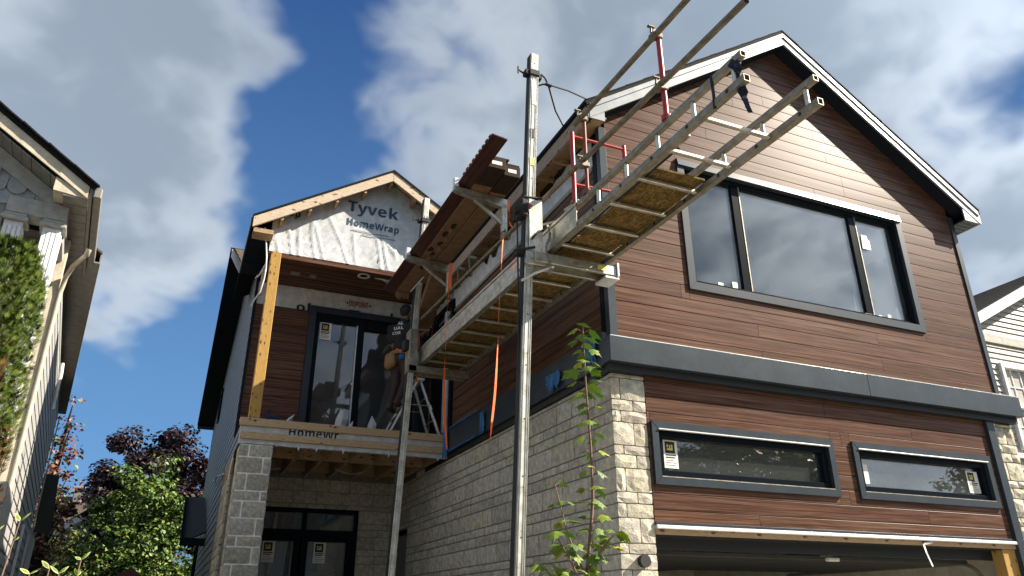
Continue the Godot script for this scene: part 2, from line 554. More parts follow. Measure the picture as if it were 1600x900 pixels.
# ------------------------------------------------------------------ builders of repeated pieces
func strip(s: SurfaceTool, a: Vector3, dir: Vector3, out: Vector3, L: float, prof: Array) -> void:
	# a board of length L whose section is prof: (height, how far it stands out); rounded shading between its points
	var up := Vector3.UP
	var off := Vector2(rng.randf() * 9.0, rng.randf() * 9.0)
	var n := prof.size()
	var norms := []
	for i in n - 1:
		var d: Vector2 = prof[i + 1] - prof[i]
		norms.append((out * d.x - up * d.y).normalized())
	var run := 0.0
	for i in n - 1:
		var d: Vector2 = prof[i + 1] - prof[i]
		var p0: Vector3 = a + up * prof[i].x + out * prof[i].y
		var p1: Vector3 = a + up * prof[i + 1].x + out * prof[i + 1].y
		var n0: Vector3 = norms[i]
		var n1: Vector3 = norms[i]
		if i > 0 and norms[i - 1].dot(norms[i]) > 0.985: n0 = (norms[i - 1] + norms[i]).normalized()
		if i < n - 2 and norms[i + 1].dot(norms[i]) > 0.985: n1 = (norms[i + 1] + norms[i]).normalized()
		var v0 := off.y + run
		run += d.length()
		var v1 := off.y + run
		var q := [[p0, n0, Vector2(off.x, v0)], [p0 + dir * L, n0, Vector2(off.x + L, v0)], [p1 + dir * L, n1, Vector2(off.x + L, v1)], [p1, n1, Vector2(off.x, v1)]]
		for t in [0, 2, 1, 0, 3, 2]:
			s.set_color(tint)
			s.set_normal(q[t][1])
			s.set_uv(q[t][2])
			s.add_vertex(q[t][0])
	for e in [0.0, L]:
		var c := []
		for i in n: c.append(a + dir * e + up * prof[i].x + out * prof[i].y)
		if e == 0.0: c.reverse()
		face(s, c, dir * (1.0 if e > 0 else -1.0))

const CLAD := [Vector2(0.0, -0.020), Vector2(0.0008, 0.0056), Vector2(0.0026, 0.0064), Vector2(0.060, 0.0067), Vector2(0.110, 0.0066), Vector2(0.1485, 0.0062), Vector2(0.1508, 0.0048), Vector2(0.1516, -0.020)]

func clad_rows(parent: Node, origin: Vector3, dir: Vector3, out: Vector3, y0: float, n: int, pitch: float, range_at: Callable, holes: Array, seams: Dictionary, stock := 3.66) -> void:
	for k in n:
		var y := y0 + pitch * k
		var full: Array = range_at.call(y)
		var iv: Array = [[full[0], full[1], 0.0, pitch]]      # from, to, and the part of the board's height that is left
		for hl in holes:
			if y + pitch > hl[2] and y < hl[3]:
				var nx := []
				for q in iv:
					if hl[1] <= q[0] or hl[0] >= q[1]:
						nx.append(q)
						continue
					if hl[0] - q[0] > 0.01: nx.append([q[0], hl[0], 0.0, pitch])
					if y < hl[2] - 0.004: nx.append([max(q[0], hl[0]), min(q[1], hl[1]), 0.0, hl[2] - y + 0.03])
					if y + pitch > hl[3] + 0.004: nx.append([max(q[0], hl[0]), min(q[1], hl[1]), hl[3] - y - 0.03, pitch])
					if q[1] - hl[1] > 0.01: nx.append([hl[1], q[1], 0.0, pitch])
				iv = nx
		for q in iv:
			var cuts: Array = [q[0]]
			var given: Array = seams.get(k, [])
			if given.size() > 0:
				for c in given:
					if c > q[0] + 0.05 and c < q[1] - 0.05: cuts.append(c)
			elif q[1] - q[0] > 2.4:
				var c: float = q[0] + rng.randf_range(0.7, 2.6)
				while c < q[1] - 0.5:
					cuts.append(c)
					c += stock
			cuts.append(q[1])
			var sc := pitch / 0.156
			var prof := []
			for p in CLAD:
				var hh: float = p.x * sc
				if hh > q[2] and hh < q[3]: prof.append(Vector2(hh, p.y))
			if q[2] > 0.0:
				prof.push_front(Vector2(q[2] + 0.001, 0.0064))
				prof.push_front(Vector2(q[2], -0.02))
			else: prof.push_front(Vector2(0.0, CLAD[0].y))
			if q[3] < pitch:
				prof.append(Vector2(q[3] - 0.001, 0.0064))
				prof.append(Vector2(q[3], -0.02))
			for i in cuts.size() - 1:
				var L: float = cuts[i + 1] - cuts[i] - 0.004
				if L < 0.02: continue
				var g := rng.randf_range(0.80, 1.14)
				tint = Color(g, g * rng.randf_range(0.96, 1.03), g * rng.randf_range(0.93, 1.05))
				var s := begin()
				strip(s, origin + dir * cuts[i] + Vector3.UP * y, dir, out, L, prof)
				done(s, "plank", M.clad, parent)
	tint = Color(1, 1, 1)

func lap_rows(parent: Node, origin: Vector3, dir: Vector3, out: Vector3, y0: float, n: int, pitch: float, range_at: Callable, m: Material, called := "siding_strip", thick := 0.013) -> void:
	for k in n:
		var y := y0 + pitch * k
		var q: Array = range_at.call(y)
		if q[1] - q[0] < 0.05: continue
		var g := rng.randf_range(0.95, 1.05)
		tint = Color(g, g, g)
		var s := begin()
		strip(s, origin + dir * q[0] + Vector3.UP * y, dir, out, q[1] - q[0], [Vector2(0.0, -0.004), Vector2(0.001, thick), Vector2(0.010, thick + 0.0005), Vector2(pitch * 0.84, thick * 0.30), Vector2(pitch * 0.855, -0.008), Vector2(pitch * 0.99, -0.009)])
		done(s, called, m, parent)
	tint = Color(1, 1, 1)

func stone(parent: Node, o: Vector3, dir: Vector3, out: Vector3, w: float, h: float, amp: float, m: Material, called := "stone") -> void:
	var s := begin()
	var nx: int = clamp(int(round(w / 0.085)), 2, 5)
	var ny: int = clamp(int(round(h / 0.07)), 2, 3)
	var g := rng.randf_range(0.78, 1.12)
	tint = Color(g * rng.randf_range(0.97, 1.03), g, g * rng.randf_range(0.94, 1.04))
	var P := []
	for j in ny + 1:
		var row := []
		for i in nx + 1:
			var u := float(i) / nx
			var v := float(j) / ny
			var edge := i == 0 or j == 0 or i == nx or j == ny
			var corner := (i == 0 or i == nx) and (j == 0 or j == ny)
			var d := amp * (rng.randf_range(0.35, 1.0) if not edge else rng.randf_range(0.0, 0.22))
			var ju := 0.0 if edge else rng.randf_range(-0.3, 0.3) / nx
			var jv := 0.0 if edge else rng.randf_range(-0.3, 0.3) / ny
			var ins := 0.004 if corner else rng.randf_range(-0.0015, 0.0025)
			var pu: float = clamp((u + ju) * w, ins, w - ins)
			var pv: float = clamp((v + jv) * h, ins, h - ins)
			row.append(o + dir * pu + Vector3.UP * pv + out * d)
		P.append(row)
	var off := Vector2(rng.randf() * 7.0, rng.randf() * 7.0)
	var uv := func(p: Vector3) -> Vector2: return off + Vector2((p - o).dot(dir), (p - o).y)
	for j in ny:
		for i in nx:
			var a: Vector3 = P[j][i]
			var b: Vector3 = P[j][i + 1]
			var c: Vector3 = P[j + 1][i + 1]
			var d: Vector3 = P[j + 1][i]
			if rng.randf() < 0.5:
				face(s, [a, b, c], Vector3.ZERO, [uv.call(a), uv.call(b), uv.call(c)])
				face(s, [a, c, d], Vector3.ZERO, [uv.call(a), uv.call(c), uv.call(d)])
			else:
				face(s, [a, b, d], Vector3.ZERO, [uv.call(a), uv.call(b), uv.call(d)])
				face(s, [b, c, d], Vector3.ZERO, [uv.call(b), uv.call(c), uv.call(d)])
	var ring := []
	for i in nx: ring.append(P[0][i])
	for j in ny: ring.append(P[j][nx])
	for i in nx: ring.append(P[ny][nx - i])
	for j in ny: ring.append(P[ny - j][0])
	for i in ring.size():
		var a: Vector3 = ring[i]
		var b: Vector3 = ring[(i + 1) % ring.size()]
		face(s, [b, a, a - out * 0.05, b - out * 0.05])
	done(s, called, m, parent)
	tint = Color(1, 1, 1)

# stones laid in courses on a wall; u runs along dir from 0 to W
func masonry(parent: Node, o: Vector3, dir: Vector3, out: Vector3, W: float, ys: Array, amp: float, m: Material, lo: float, hi: float, joint := 0.009, holes := []) -> void:
	for k in ys.size() - 1:
		var y1: float = ys[k]
		var y0: float = ys[k + 1]
		var u := 0.0
		var first := true
		while u < W - 0.02:
			var L := rng.randf_range(lo, hi) * (1.0 if y1 - y0 > 0.15 else 0.9)
			if first and k % 2 == 1: L *= 0.5
			first = false
			if W - (u + L) < lo * 0.45: L = W - u
			var skip := false
			for hl in holes:
				if u + L > hl[0] and u < hl[1] and y1 > hl[2] + 0.02 and y0 < hl[3] - 0.02:
					if u < hl[0] - 0.05: L = hl[0] - u
					else:
						skip = true
						u = hl[1]
			if skip: continue
			stone(parent, o + dir * (u + joint * 0.5) + Vector3.UP * (y0 + joint * 0.5), dir, out, L - joint, y1 - y0 - joint, amp, m)
			u += L

func wall_with_holes(s: SurfaceTool, o: Vector3, dir: Vector3, out: Vector3, thick: float, x0: float, x1: float, y0: float, y1: float, holes: Array) -> void:
	var xs := [x0, x1]
	var ys := [y0, y1]
	for hl in holes:
		for v in [hl[0], hl[1]]:
			if v > x0 and v < x1: xs.append(v)
		for v in [hl[2], hl[3]]:
			if v > y0 and v < y1: ys.append(v)
	xs.sort()
	ys.sort()
	for i in xs.size() - 1:
		for j in ys.size() - 1:
			var cx: float = (xs[i] + xs[i + 1]) * 0.5
			var cy: float = (ys[j] + ys[j + 1]) * 0.5
			if xs[i + 1] - xs[i] < 0.001 or ys[j + 1] - ys[j] < 0.001: continue
			var inside := false
			for hl in holes:
				if cx > hl[0] and cx < hl[1] and cy > hl[2] and cy < hl[3]: inside = true
			if inside: continue
			var b := Basis(dir, Vector3.UP, dir.cross(Vector3.UP))
			box(s, Transform3D(b, o + dir * cx + Vector3.UP * cy - out * thick * 0.5), Vector3(xs[i + 1] - xs[i], ys[j + 1] - ys[j], thick))

func pane(parent: Node, a: Vector3, b: Vector3) -> void:   # double glazing between two corners in a plane of constant z
	var s := begin()
	for dz in [0.0, -0.022]:
		bx(s, Vector3(a.x, a.y, a.z + dz - 0.004), Vector3(b.x, b.y, a.z + dz))
	done(s, "pane", M.glass, parent)

func lettering(parent: Node, text: String, at: Vector3, w: float, h: float, m: Material, b := Basis(), bold := 700, called := "lettering") -> MeshInstance3D:
	var f := SystemFont.new()
	f.font_names = PackedStringArray(["Droid Sans"])
	f.font_weight = bold
	var t := TextMesh.new()
	t.text = text
	t.font = f
	t.font_size = 48
	t.pixel_size = 0.01
	t.depth = 0.02
	t.curve_step = 1.0
	t.horizontal_alignment = HORIZONTAL_ALIGNMENT_LEFT
	t.material = m
	var bb := t.get_aabb()
	var o := MeshInstance3D.new()
	o.mesh = t
	var sx: float = w / max(bb.size.x, 0.001)
	var sy: float = h / max(bb.size.y, 0.001)
	# lay it so that its lower left corner is at the point given
	o.transform = Transform3D(b * Basis.from_scale(Vector3(sx, sy, 0.12)), at) * Transform3D(Basis(), -bb.position)
	put(o, called, parent)
	return o

func warning_sticker(parent: Node, x0: float, y0: float, w: float, h: float, z: float, called := "sticker") -> void:
	var s := begin()
	bx(s, Vector3(x0, y0, z), Vector3(x0 + w, y0 + h, z + 0.0012))
	var o := done(s, called, M.sticker, parent)
	# print on it: a dark square with a yellow mark, lines of type under it
	var s2 := begin()
	var k: float = min(w * 0.78, h * 0.42)
	bx(s2, Vector3(x0 + w * 0.11, y0 + h * 0.95 - k, z + 0.0016), Vector3(x0 + w * 0.11 + k, y0 + h * 0.95, z + 0.0022), 0.0)
	for i in 5:
		var yy := y0 + h * (0.44 - i * 0.085)
		bx(s2, Vector3(x0 + w * 0.12, yy, z + 0.0016), Vector3(x0 + w * (0.88 - 0.1 * (i % 3)), yy + h * (0.05 if i < 2 else 0.02), z + 0.0022))
	put_print(s2, o, M.blackink)
	var s3 := begin()
	var q := [[0.2, 0.25, 0.62, 0.42], [0.2, 0.5, 0.34, 0.75], [0.43, 0.42, 0.55, 0.7], [0.62, 0.25, 0.78, 0.75]]
	for r in q: bx(s3, Vector3(x0 + w * 0.11 + k * r[0], y0 + h * 0.95 - k + k * r[1], z + 0.0024), Vector3(x0 + w * 0.11 + k * r[2], y0 + h * 0.95 - k + k * r[3], z + 0.003))
	put_print(s3, o, M.yellow)

func put_print(s: SurfaceTool, sticker: MeshInstance3D, m: Material) -> void:   # print becomes a further surface of the sticker's own mesh
	var mesh: ArrayMesh = sticker.mesh
	s.commit(mesh)
	mesh.surface_set_material(mesh.get_surface_count() - 1, m)

func build_ground() -> void:
	var s := begin()
	face(s, [Vector3(-300, 0, 300), Vector3(300, 0, 300), Vector3(300, 0, -300), Vector3(-300, 0, -300)], Vector3.UP)
	structure(done(s, "lawn", M.grass, self))
	s = begin()
	face(s, [Vector3(-7.0, 0.006, 6.8), Vector3(16.0, 0.006, 6.8), Vector3(16.0, 0.006, -14.0), Vector3(-7.0, 0.006, -14.0)], Vector3.UP)
	structure(done(s, "added_gravel_yard", M.gravel, self))  # unseen pale gravel, added to bounce sunlight onto shaded walls and soffits
	s = begin()
	bx(s, Vector3(3.7, -0.1, -6.0), Vector3(9.3, 0.012, 7.0))
	structure(done(s, "driveway", M.concrete, self))
	s = begin()
	bx(s, Vector3(-60, -0.1, 7.0), Vector3(80, 0.016, 8.4))
	structure(done(s, "pavement", M.concrete, self))
	s = begin()
	face(s, [Vector3(-200, 0.006, 17), Vector3(200, 0.006, 17), Vector3(200, 0.006, 9.0), Vector3(-200, 0.006, 9.0)], Vector3.UP)
	structure(done(s, "road", M.asphalt, self))
	s = begin()
	bx(s, Vector3(-200, -0.1, 8.75), Vector3(200, 0.13, 9.0), 0.02)
	bx(s, Vector3(-200, -0.1, 17.0), Vector3(200, 0.13, 17.25), 0.02)
	structure(done(s, "kerb", M.concrete, self))

# ------------------------------------------------------------------ the house under renovation
const RIDGE_X := 6.55
func roof_y(x: float) -> float: return 8.91 - 0.675 * abs(x - RIDGE_X)
func porch_y(x: float) -> float: return 8.49 - 0.62 * abs(x - 2.49)

func window_frame(win: Node, x0: float, x1: float, y0: float, y1: float, w: float, z: float, mullions: Array, t: float) -> void:
	# trim that stands proud of the cladding, the dark frame set back in it, and the panes
	var s := begin()
	var zf := z + 0.024
	prism(s, [Vector3(x0, y1, z - 0.06), Vector3(x1, y1, z - 0.06), Vector3(x1 - w, y1 - w, z - 0.06), Vector3(x0 + w, y1 - w, z - 0.06)], Vector3(0, 0, zf - z + 0.06))
	prism(s, [Vector3(x0, y0, z - 0.06), Vector3(x1, y0, z - 0.06), Vector3(x1 - w, y0 + w, z - 0.06), Vector3(x0 + w, y0 + w, z - 0.06)], Vector3(0, 0, zf - z + 0.06))
	prism(s, [Vector3(x0, y0 + 0.002, z - 0.06), Vector3(x0, y1 - 0.002, z - 0.06), Vector3(x0 + w, y1 - w - 0.002, z - 0.06), Vector3(x0 + w, y0 + w + 0.002, z - 0.06)], Vector3(0, 0, zf - z + 0.058))
	prism(s, [Vector3(x1, y0 + 0.002, z - 0.06), Vector3(x1, y1 - 0.002, z - 0.06), Vector3(x1 - w, y1 - w - 0.002, z - 0.06), Vector3(x1 - w, y0 + w + 0.002, z - 0.06)], Vector3(0, 0, zf - z + 0.058))
	done(s, "frame", M.charcoal, win)
	s = begin()
	var ix0 := x0 + w
	var ix1 := x1 - w
	var iy0 := y0 + w
	var iy1 := y1 - w
	bx(s, Vector3(ix0, iy1 - t, z - 0.13), Vector3(ix1, iy1, z - 0.02), 0.006)
	bx(s, Vector3(ix0, iy0, z - 0.13), Vector3(ix1, iy0 + t, z - 0.02), 0.006)
	bx(s, Vector3(ix0, iy0 + t, z - 0.13), Vector3(ix0 + t, iy1 - t, z - 0.022), 0.006)
	bx(s, Vector3(ix1 - t, iy0 + t, z - 0.13), Vector3(ix1, iy1 - t, z - 0.022), 0.006)
	done(s, "sash", M.blackframe, win)
	var cuts := [ix0 + t]
	for mx in mullions:
		s = begin()
		bx(s, Vector3(mx - 0.062, iy0 + t, z - 0.13), Vector3(mx + 0.050, iy1 - t, z - 0.050), 0.006)
		done(s, "mullion", M.blackframe, win)
		s = begin()
		bx(s, Vector3(mx + 0.050, iy0 + t, z - 0.075), Vector3(mx + 0.062, iy1 - t, z - 0.045))
		done(s, "glazing_bead", M.aludull, win)
		cuts.append(mx - 0.062)
		cuts.append(mx + 0.062)
	cuts.append(ix1 - t)
	for i in range(0, cuts.size(), 2):
		pane(win, Vector3(cuts[i], iy0 + t, z - 0.075), Vector3(cuts[i + 1], iy1 - t, z - 0.075))

func build_house() -> void:
	var H := thing("house", "brown plank clad house under renovation with charcoal trim and pale stone base", "house")
	var X := Vector3.RIGHT
	var Z := Vector3.BACK
	var s: SurfaceTool
	# ---- garage block: the front wall
	var big := [4.70, 8.255, 4.85, 6.50]
	var w1 := [4.07, 6.36, 2.76, 3.36]
	var w2 := [6.64, 8.83, 2.76, 3.365]
	var front := part("front_wall", H)
	s = begin()
	wall_with_holes(s, Vector3(0, 0, -6.022), X, Z, 0.14, 3.72, 9.30, 2.30, 6.62, [[big[0] + 0.05, big[1] - 0.05, big[2] + 0.05, big[3] - 0.05], [w1[0] + 0.05, w1[1] - 0.05, w1[2] + 0.05, w1[3] - 0.05], [w2[0] + 0.05, w2[1] - 0.05, w2[2] + 0.05, w2[3] - 0.05]])
	bx(s, Vector3(3.72, 0, -6.16), Vector3(4.02, 2.30, -6.03))
	bx(s, Vector3(8.92, 0, -6.16), Vector3(9.30, 2.30, -6.03))
	prism(s, [Vector3(3.72, 6.62, -6.16), Vector3(9.30, 6.62, -6.16), Vector3(9.30, roof_y(9.30) - 0.2, -6.16), Vector3(RIDGE_X, 8.70, -6.16), Vector3(3.72, roof_y(3.72) - 0.2, -6.16)], Vector3(0, 0, 0.138))
	done(s, "sheathing", M.black, front)
	clad_rows(front, Vector3(0, 0, -6.008), X, Z, 4.111, 30, 0.156, func(y):
		var hw: float = (8.70 - y) / 0.675
		return [max(3.765, RIDGE_X - hw), min(9.262, RIDGE_X + hw)], [big], {0: [5.584], 1: [7.393], 2: [5.576], 3: [7.393], 4: [4.594, 8.215], 16: [7.349], 17: [7.349], 18: [5.2, 8.6], 19: [7.139], 21: [6.98], 23: [6.2]})
	clad_rows(front, Vector3(0, 0, -6.012), X, Z, 2.440 - 0.061, 10, 0.154, func(_y): return [4.04, 8.91], [w1, w2], {0: [5.258], 1: [7.62], 2: [6.50], 6: [6.515], 7: [7.625], 8: [6.348]})
	# corner boards
	var trim := part("corner_trim", H)
	s = begin()
	bx(s, Vector3(3.672, 4.13, -6.06), Vector3(3.762, 6.66, -5.982), 0.003)
	done(s, "board", M.charcoal, trim)
	s = begin()
	bx(s, Vector3(3.668, 4.13, -6.14), Vector3(3.69, 6.60, -6.062))
	done(s, "board", M.blackframe, trim)
	s = begin()
	bx(s, Vector3(9.265, 4.13, -6.10), Vector3(9.345, 6.72, -5.982), 0.003)
	done(s, "board", M.charcoal, trim)
	s = begin()
	bx(s, Vector3(8.915, 0, -6.10), Vector3(9.045, 3.80, -5.965), 0.004)
	done(s, "board", M.charcoal, trim)
	# fascia band across the front and along the side
	s = begin()
	bx(s, Vector3(3.585, 3.872, -6.02), Vector3(6.93, 4.128, -5.862), 0.004)
	done(s, "fascia_band", M.charcoal, H)
	s = begin()
	bx(s, Vector3(6.933, 3.873, -6.02), Vector3(9.50, 4.127, -5.864), 0.004)
	done(s, "fascia_band", M.charcoal, H)
	s = begin()
	bx(s, Vector3(3.60, 3.868, -10.80), Vector3(3.70, 4.215, -6.022), 0.004)
	done(s, "fascia_band", M.charcoal, H)
	s = begin()
	bx(s, Vector3(3.60, 4.128, -6.02), Vector3(9.49, 4.134, -5.866))
	done(s, "drip_edge", M.whitemetal, H)
	s = begin()
	bx(s, Vector3(3.62, 3.80, -6.02), Vector3(9.46, 3.870, -5.93))
	bx(s, Vector3(3.64, 3.80, -10.80), Vector3(3.72, 3.866, -6.03))
	done(s, "band_shade_strip", M.black, H)  # black strips painting the shadow below the band
	# windows of the front
	var win := part("picture_window", H)
	window_frame(win, big[0], big[1], big[2], big[3], 0.092, -6.0, [5.565, 7.43], 0.045)
	s = begin()
	prism(s, [Vector3(4.705, 6.41, -5.977), Vector3(4.705, 6.41, -5.957), Vector3(4.705, 6.498, -5.974), Vector3(4.705, 6.498, -5.977)], Vector3(3.545, 0, 0))
	done(s, "glare_wedge", M.charcoal, win)  # wedge added and tilted so the head trim catches sun glare
	for q in [[5.16, 4.96, 0.07, 0.05, "sticker"], [5.36, 4.96, 0.07, 0.09, "sticker"], [7.585, 4.97, 0.05, 0.02, "sticker"], [7.74, 4.96, 0.055, 0.06, "sticker"]]:
		s = begin()
		bx(s, Vector3(q[0], q[1] + 0.03, -6.068), Vector3(q[0] + q[2], q[1] + 0.03 + q[3], -6.066))
		done(s, q[4], M.sticker, win)
	s = begin()
	prism(s, [Vector3(7.555, 5.93, -6.067), Vector3(7.70, 5.93, -6.067), Vector3(7.70, 6.07, -6.067), Vector3(7.67, 6.07, -6.067), Vector3(7.67, 6.13, -6.067), Vector3(7.57, 6.13, -6.067)], Vector3(0, 0, 0.002))
	done(s, "sticker", M.sticker, win)
	for q in [[7.25, 4.99, 7.29, 5.28], [7.95, 4.99, 8.06, 5.21]]:
		s = begin()
		prism(s, [Vector3(q[0], q[1], -6.115), Vector3(q[2], q[1], -6.115), Vector3(q[0] + 0.03, q[3], -6.115)], Vector3(0, 0, 0.004))
		done(s, "paper_strip", M.wrap, win)
	for q in [[w1, "transom_window", 0], [w2, "transom_window", 1]]:
		var w: Array = q[0]
		win = part(q[1], H)
		window_frame(win, w[0], w[1], w[2], w[3], 0.072, -6.0, [], 0.072)
		s = begin()
		bx(s, Vector3(w[0] + 0.068, w[3] - 0.084, -5.99), Vector3(w[1] - 0.058, w[3] - 0.071, -5.962), 0.004)
		done(s, "drip_edge", M.whitemetal, win)
		s = begin()
		bx(s, Vector3(w[0] + 0.075, w[2] + 0.0725, -6.01), Vector3(w[1] - 0.075, w[2] + 0.080, -5.977))
		done(s, "sill_strip", M.aludull, win)
		if q[2] == 0: warning_sticker(win, 4.245, 2.935, 0.16, 0.27, -6.072)
		else:
			s = begin()
			bx(s, Vector3(6.835, 2.94, -6.072), Vector3(6.90, 3.15, -6.0705))
			done(s, "sticker", M.sticker, win)
			warning_sticker(win, 8.47, 2.93, 0.19, 0.25, -6.072)
	# pier of rock-faced stone at the corner, and the long stone wall beside it
	var ys := [3.800, 3.754, 3.54, 3.433, 3.322, 3.104, 3.016, 2.892, 2.676, 2.575, 2.449, 2.231, 2.14, 2.008, 1.79]
	var pier := part("stone_pier", H)
	s = begin()
	bx(s, Vector3(3.675, 0, -6.30), Vector3(4.03, 3.80, -6.018))
	done(s, "mortar_bed", M.mortar, pier)
	var wide := [[0.6, 0.4], [0.27, 0.73], [0.62, 0.38], [0.25, 0.75], [0.60, 0.40], [0.28, 0.72], [0.62, 0.38], [0.27, 0.73], [0.58, 0.42], [0.26, 0.74], [0.6, 0.4], [0.25, 0.75], [0.62, 0.38], [0.3, 0.7]]
	for k in ys.size() - 1:
		var u := 3.655
		for f in wide[k]:
			var L: float = 0.385 * f
			stone(pier, Vector3(u + 0.003, ys[k + 1] + 0.003, -6.012), X, Z, L - 0.006, ys[k] - ys[k + 1] - 0.006, 0.020 if ys[k] - ys[k + 1] > 0.1 else 0.013, M.stone)
			u += L
	s = begin()
	bx(s, Vector3(3.655, 0, -6.05), Vector3(4.04, 1.785, -6.0), 0.01)
	done(s, "stone_base", M.stone, pier)
	s = begin()
	bx(s, Vector3(3.63, 3.802, -6.02), Vector3(4.055, 3.826, -5.955), 0.003)
	done(s, "cap_flashing", M.whitemetal, pier)
	# a dark cover plate with a wire left on the pier
	s = begin()
	tube(s, [Vector3(3.875, 2.08, -6.0), Vector3(3.875, 2.08, -5.945)], 0.055, 12)
	done(s, "cover_plate", M.rubber, pier)
	pier = part("stone_pier", H)
	s = begin()
	bx(s, Vector3(9.05, 0, -6.30), Vector3(9.42, 3.80, -6.018))
	done(s, "mortar_bed", M.mortar, pier)
	for k in ys.size() - 1:
		var u := 9.048
		for f in wide[(k + 3) % wide.size()]:
			var L: float = 0.385 * f
			stone(pier, Vector3(u + 0.004, ys[k + 1] + 0.004, -6.012), X, Z, L - 0.008, ys[k] - ys[k + 1] - 0.008, 0.030, M.stone)
			u += L
	s = begin()
	bx(s, Vector3(9.048, 0, -6.05), Vector3(9.433, 1.785, -6.0), 0.01)
	done(s, "stone_base", M.stone, pier)
	s = begin()
	bx(s, Vector3(9.04, 3.802, -6.02), Vector3(9.46, 3.822, -5.955), 0.003)
	done(s, "cap_flashing", M.whitemetal, pier)
	var side := part("stone_wall", H)
	s = begin()
	wall_with_holes(s, Vector3(3.682, 0, 0), Z, -X, 0.16, -13.75, -6.02, 0, 3.80, [[-13.55, -12.90, 0.0, 3.0]])
	done(s, "mortar_bed", M.mortar, side)
	masonry(side, Vector3(3.674, 0, -13.72), Z, -X, 7.71, ys, 0.014, M.stone, 0.27, 0.62, 0.013, [[0.17, 0.82, 0.0, 3.0]])
	s = begin()
	bx(s, Vector3(3.655, 0, -12.9), Vector3(3.675, 1.785, -6.0))
	done(s, "stone_base", M.stone, side)
	# boarded side doorway in the stone wall, with house wrap in it
	var sd := part("side_doorway", H)
	s = begin()
	bx(s, Vector3(3.70, 0, -12.98), Vector3(3.86, 3.0, -12.90))
	bx(s, Vector3(3.70, 2.92, -13.55), Vector3(3.86, 3.0, -12.98))
	done(s, "jamb", M.joist, sd)
	s = begin()
	bx(s, Vector3(3.75, 0, -13.55), Vector3(3.80, 2.92, -12.98))
	done(s, "board", M.joist, sd)
	s = begin()
	prism(s, [Vector3(3.746, 1.0, -13.50), Vector3(3.746, 1.0, -13.02), Vector3(3.742, 2.55, -13.04), Vector3(3.744, 2.70, -13.18), Vector3(3.746, 2.86, -13.50)], Vector3(-0.003, 0, 0))
	done(s, "wrap_sheet", M.wrap, sd)
	lettering(sd, "Ho", Vector3(3.738, 2.40, -13.30), 0.22, 0.13, M.blackink, Basis(Vector3.BACK, Vector3.UP, -Vector3.RIGHT))
	# ---- garage opening
	var gar := part("garage_opening", H)
	s = begin()
	bx(s, Vector3(4.035, 2.398, -6.03), Vector3(8.915, 2.425, -5.985), 0.003)
	done(s, "trim", M.charcoal, gar)
	s = begin()
	bx(s, Vector3(4.035, 2.362, -6.03), Vector3(8.935, 2.396, -5.968), 0.005)
	done(s, "drip_edge", M.whitemetal, gar)
	s = begin()
	bx(s, Vector3(4.035, 2.315, -6.16), Vector3(8.915, 2.361, -6.0))
	done(s, "header_board", M.joist, gar)
	s = begin()
	bx(s, Vector3(8.70, 0, -6.16), Vector3(8.913, 2.314, -6.02), 0.003)
	done(s, "jamb", M.treated, gar)
	s = begin()
	bx(s, Vector3(4.03, 2.20, -6.21), Vector3(8.90, 2.314, -6.165))
	done(s, "weather_seal", M.black, gar)
	for i in 4:
		s = begin()
		bx(s, Vector3(4.10, 2.17, -6.42 - i * 0.54 - 0.52), Vector3(8.62, 2.215, -6.42 - i * 0.54), 0.006)
		done(s, "door_panel", M.doorpanel, gar)
	for xx in [4.06, 8.62]:
		s = begin()
		var pts := [Vector3(xx, 0, -6.25)]
		for i in 9:
			var a := PI / 2 * i / 8
			pts.append(Vector3(xx, 1.90 + 0.28 * sin(a), -6.25 - 0.28 * (1.0 - cos(a))))
		pts.append(Vector3(xx, 2.18, -9.4))
		tube(s, pts, 0.022, 6)
		done(s, "door_track", M.aludull, gar)
	s = begin()
	bx(s, Vector3(6.36, 2.20, -9.6), Vector3(6.42, 2.26, -6.3))
	done(s, "opener_rail", M.aludull, gar)
	s = begin()
	bx(s, Vector3(6.36, 2.15, -6.36), Vector3(6.52, 2.19, -6.30), 0.01)
	done(s, "light_fitting", M.whitepaint, gar)
	s = begin()
	bx(s, Vector3(4.75, 0.9, -9.9), Vector3(4.88, 2.9, -9.7))
	bx(s, Vector3(5.1, 0.9, -9.9), Vector3(5.18, 2.9, -9.7))
	done(s, "hanging_cable", M.rubber, gar)
	s = begin()
	bent(s, [Vector3(7.42, 2.33, -5.99), Vector3(7.40, 2.24, -5.96), Vector3(7.44, 2.10, -5.95)], Vector3(0.012, 0, 0))
	bent(s, [Vector3(7.56, 2.35, -5.985), Vector3(7.42, 2.33, -5.985)], Vector3(0, 0.012, 0))
	done(s, "torn_tape", M.wrap, gar)
	# rooms behind the front: garage and the room over it
	var rooms := part("rooms", H)
	s = begin()
	bx(s, Vector3(3.86, 0, -12.6), Vector3(3.90, 3.72, -6.165))
	bx(s, Vector3(9.26, 0, -12.6), Vector3(9.30, 3.72, -6.165))
	bx(s, Vector3(3.90, 0, -12.64), Vector3(9.26, 3.72, -12.60))
	bx(s, Vector3(3.72, 3.72, -12.64), Vector3(9.30, 3.90, -6.165))
	done(s, "garage_lining", M.drywall, rooms)
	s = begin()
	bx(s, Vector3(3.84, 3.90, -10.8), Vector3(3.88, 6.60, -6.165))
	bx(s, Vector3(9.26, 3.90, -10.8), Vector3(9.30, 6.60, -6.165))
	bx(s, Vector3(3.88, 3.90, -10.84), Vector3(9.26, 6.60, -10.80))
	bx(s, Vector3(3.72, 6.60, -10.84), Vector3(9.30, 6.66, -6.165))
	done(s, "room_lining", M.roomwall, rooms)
	# ---- the long side of the upper storey
	var us := part("side_wall", H)
	s = begin()
	bx(s, Vector3(3.70, 3.80, -12.1), Vector3(3.84, 6.70, -6.165))
	done(s, "sheathing", M.black, us)
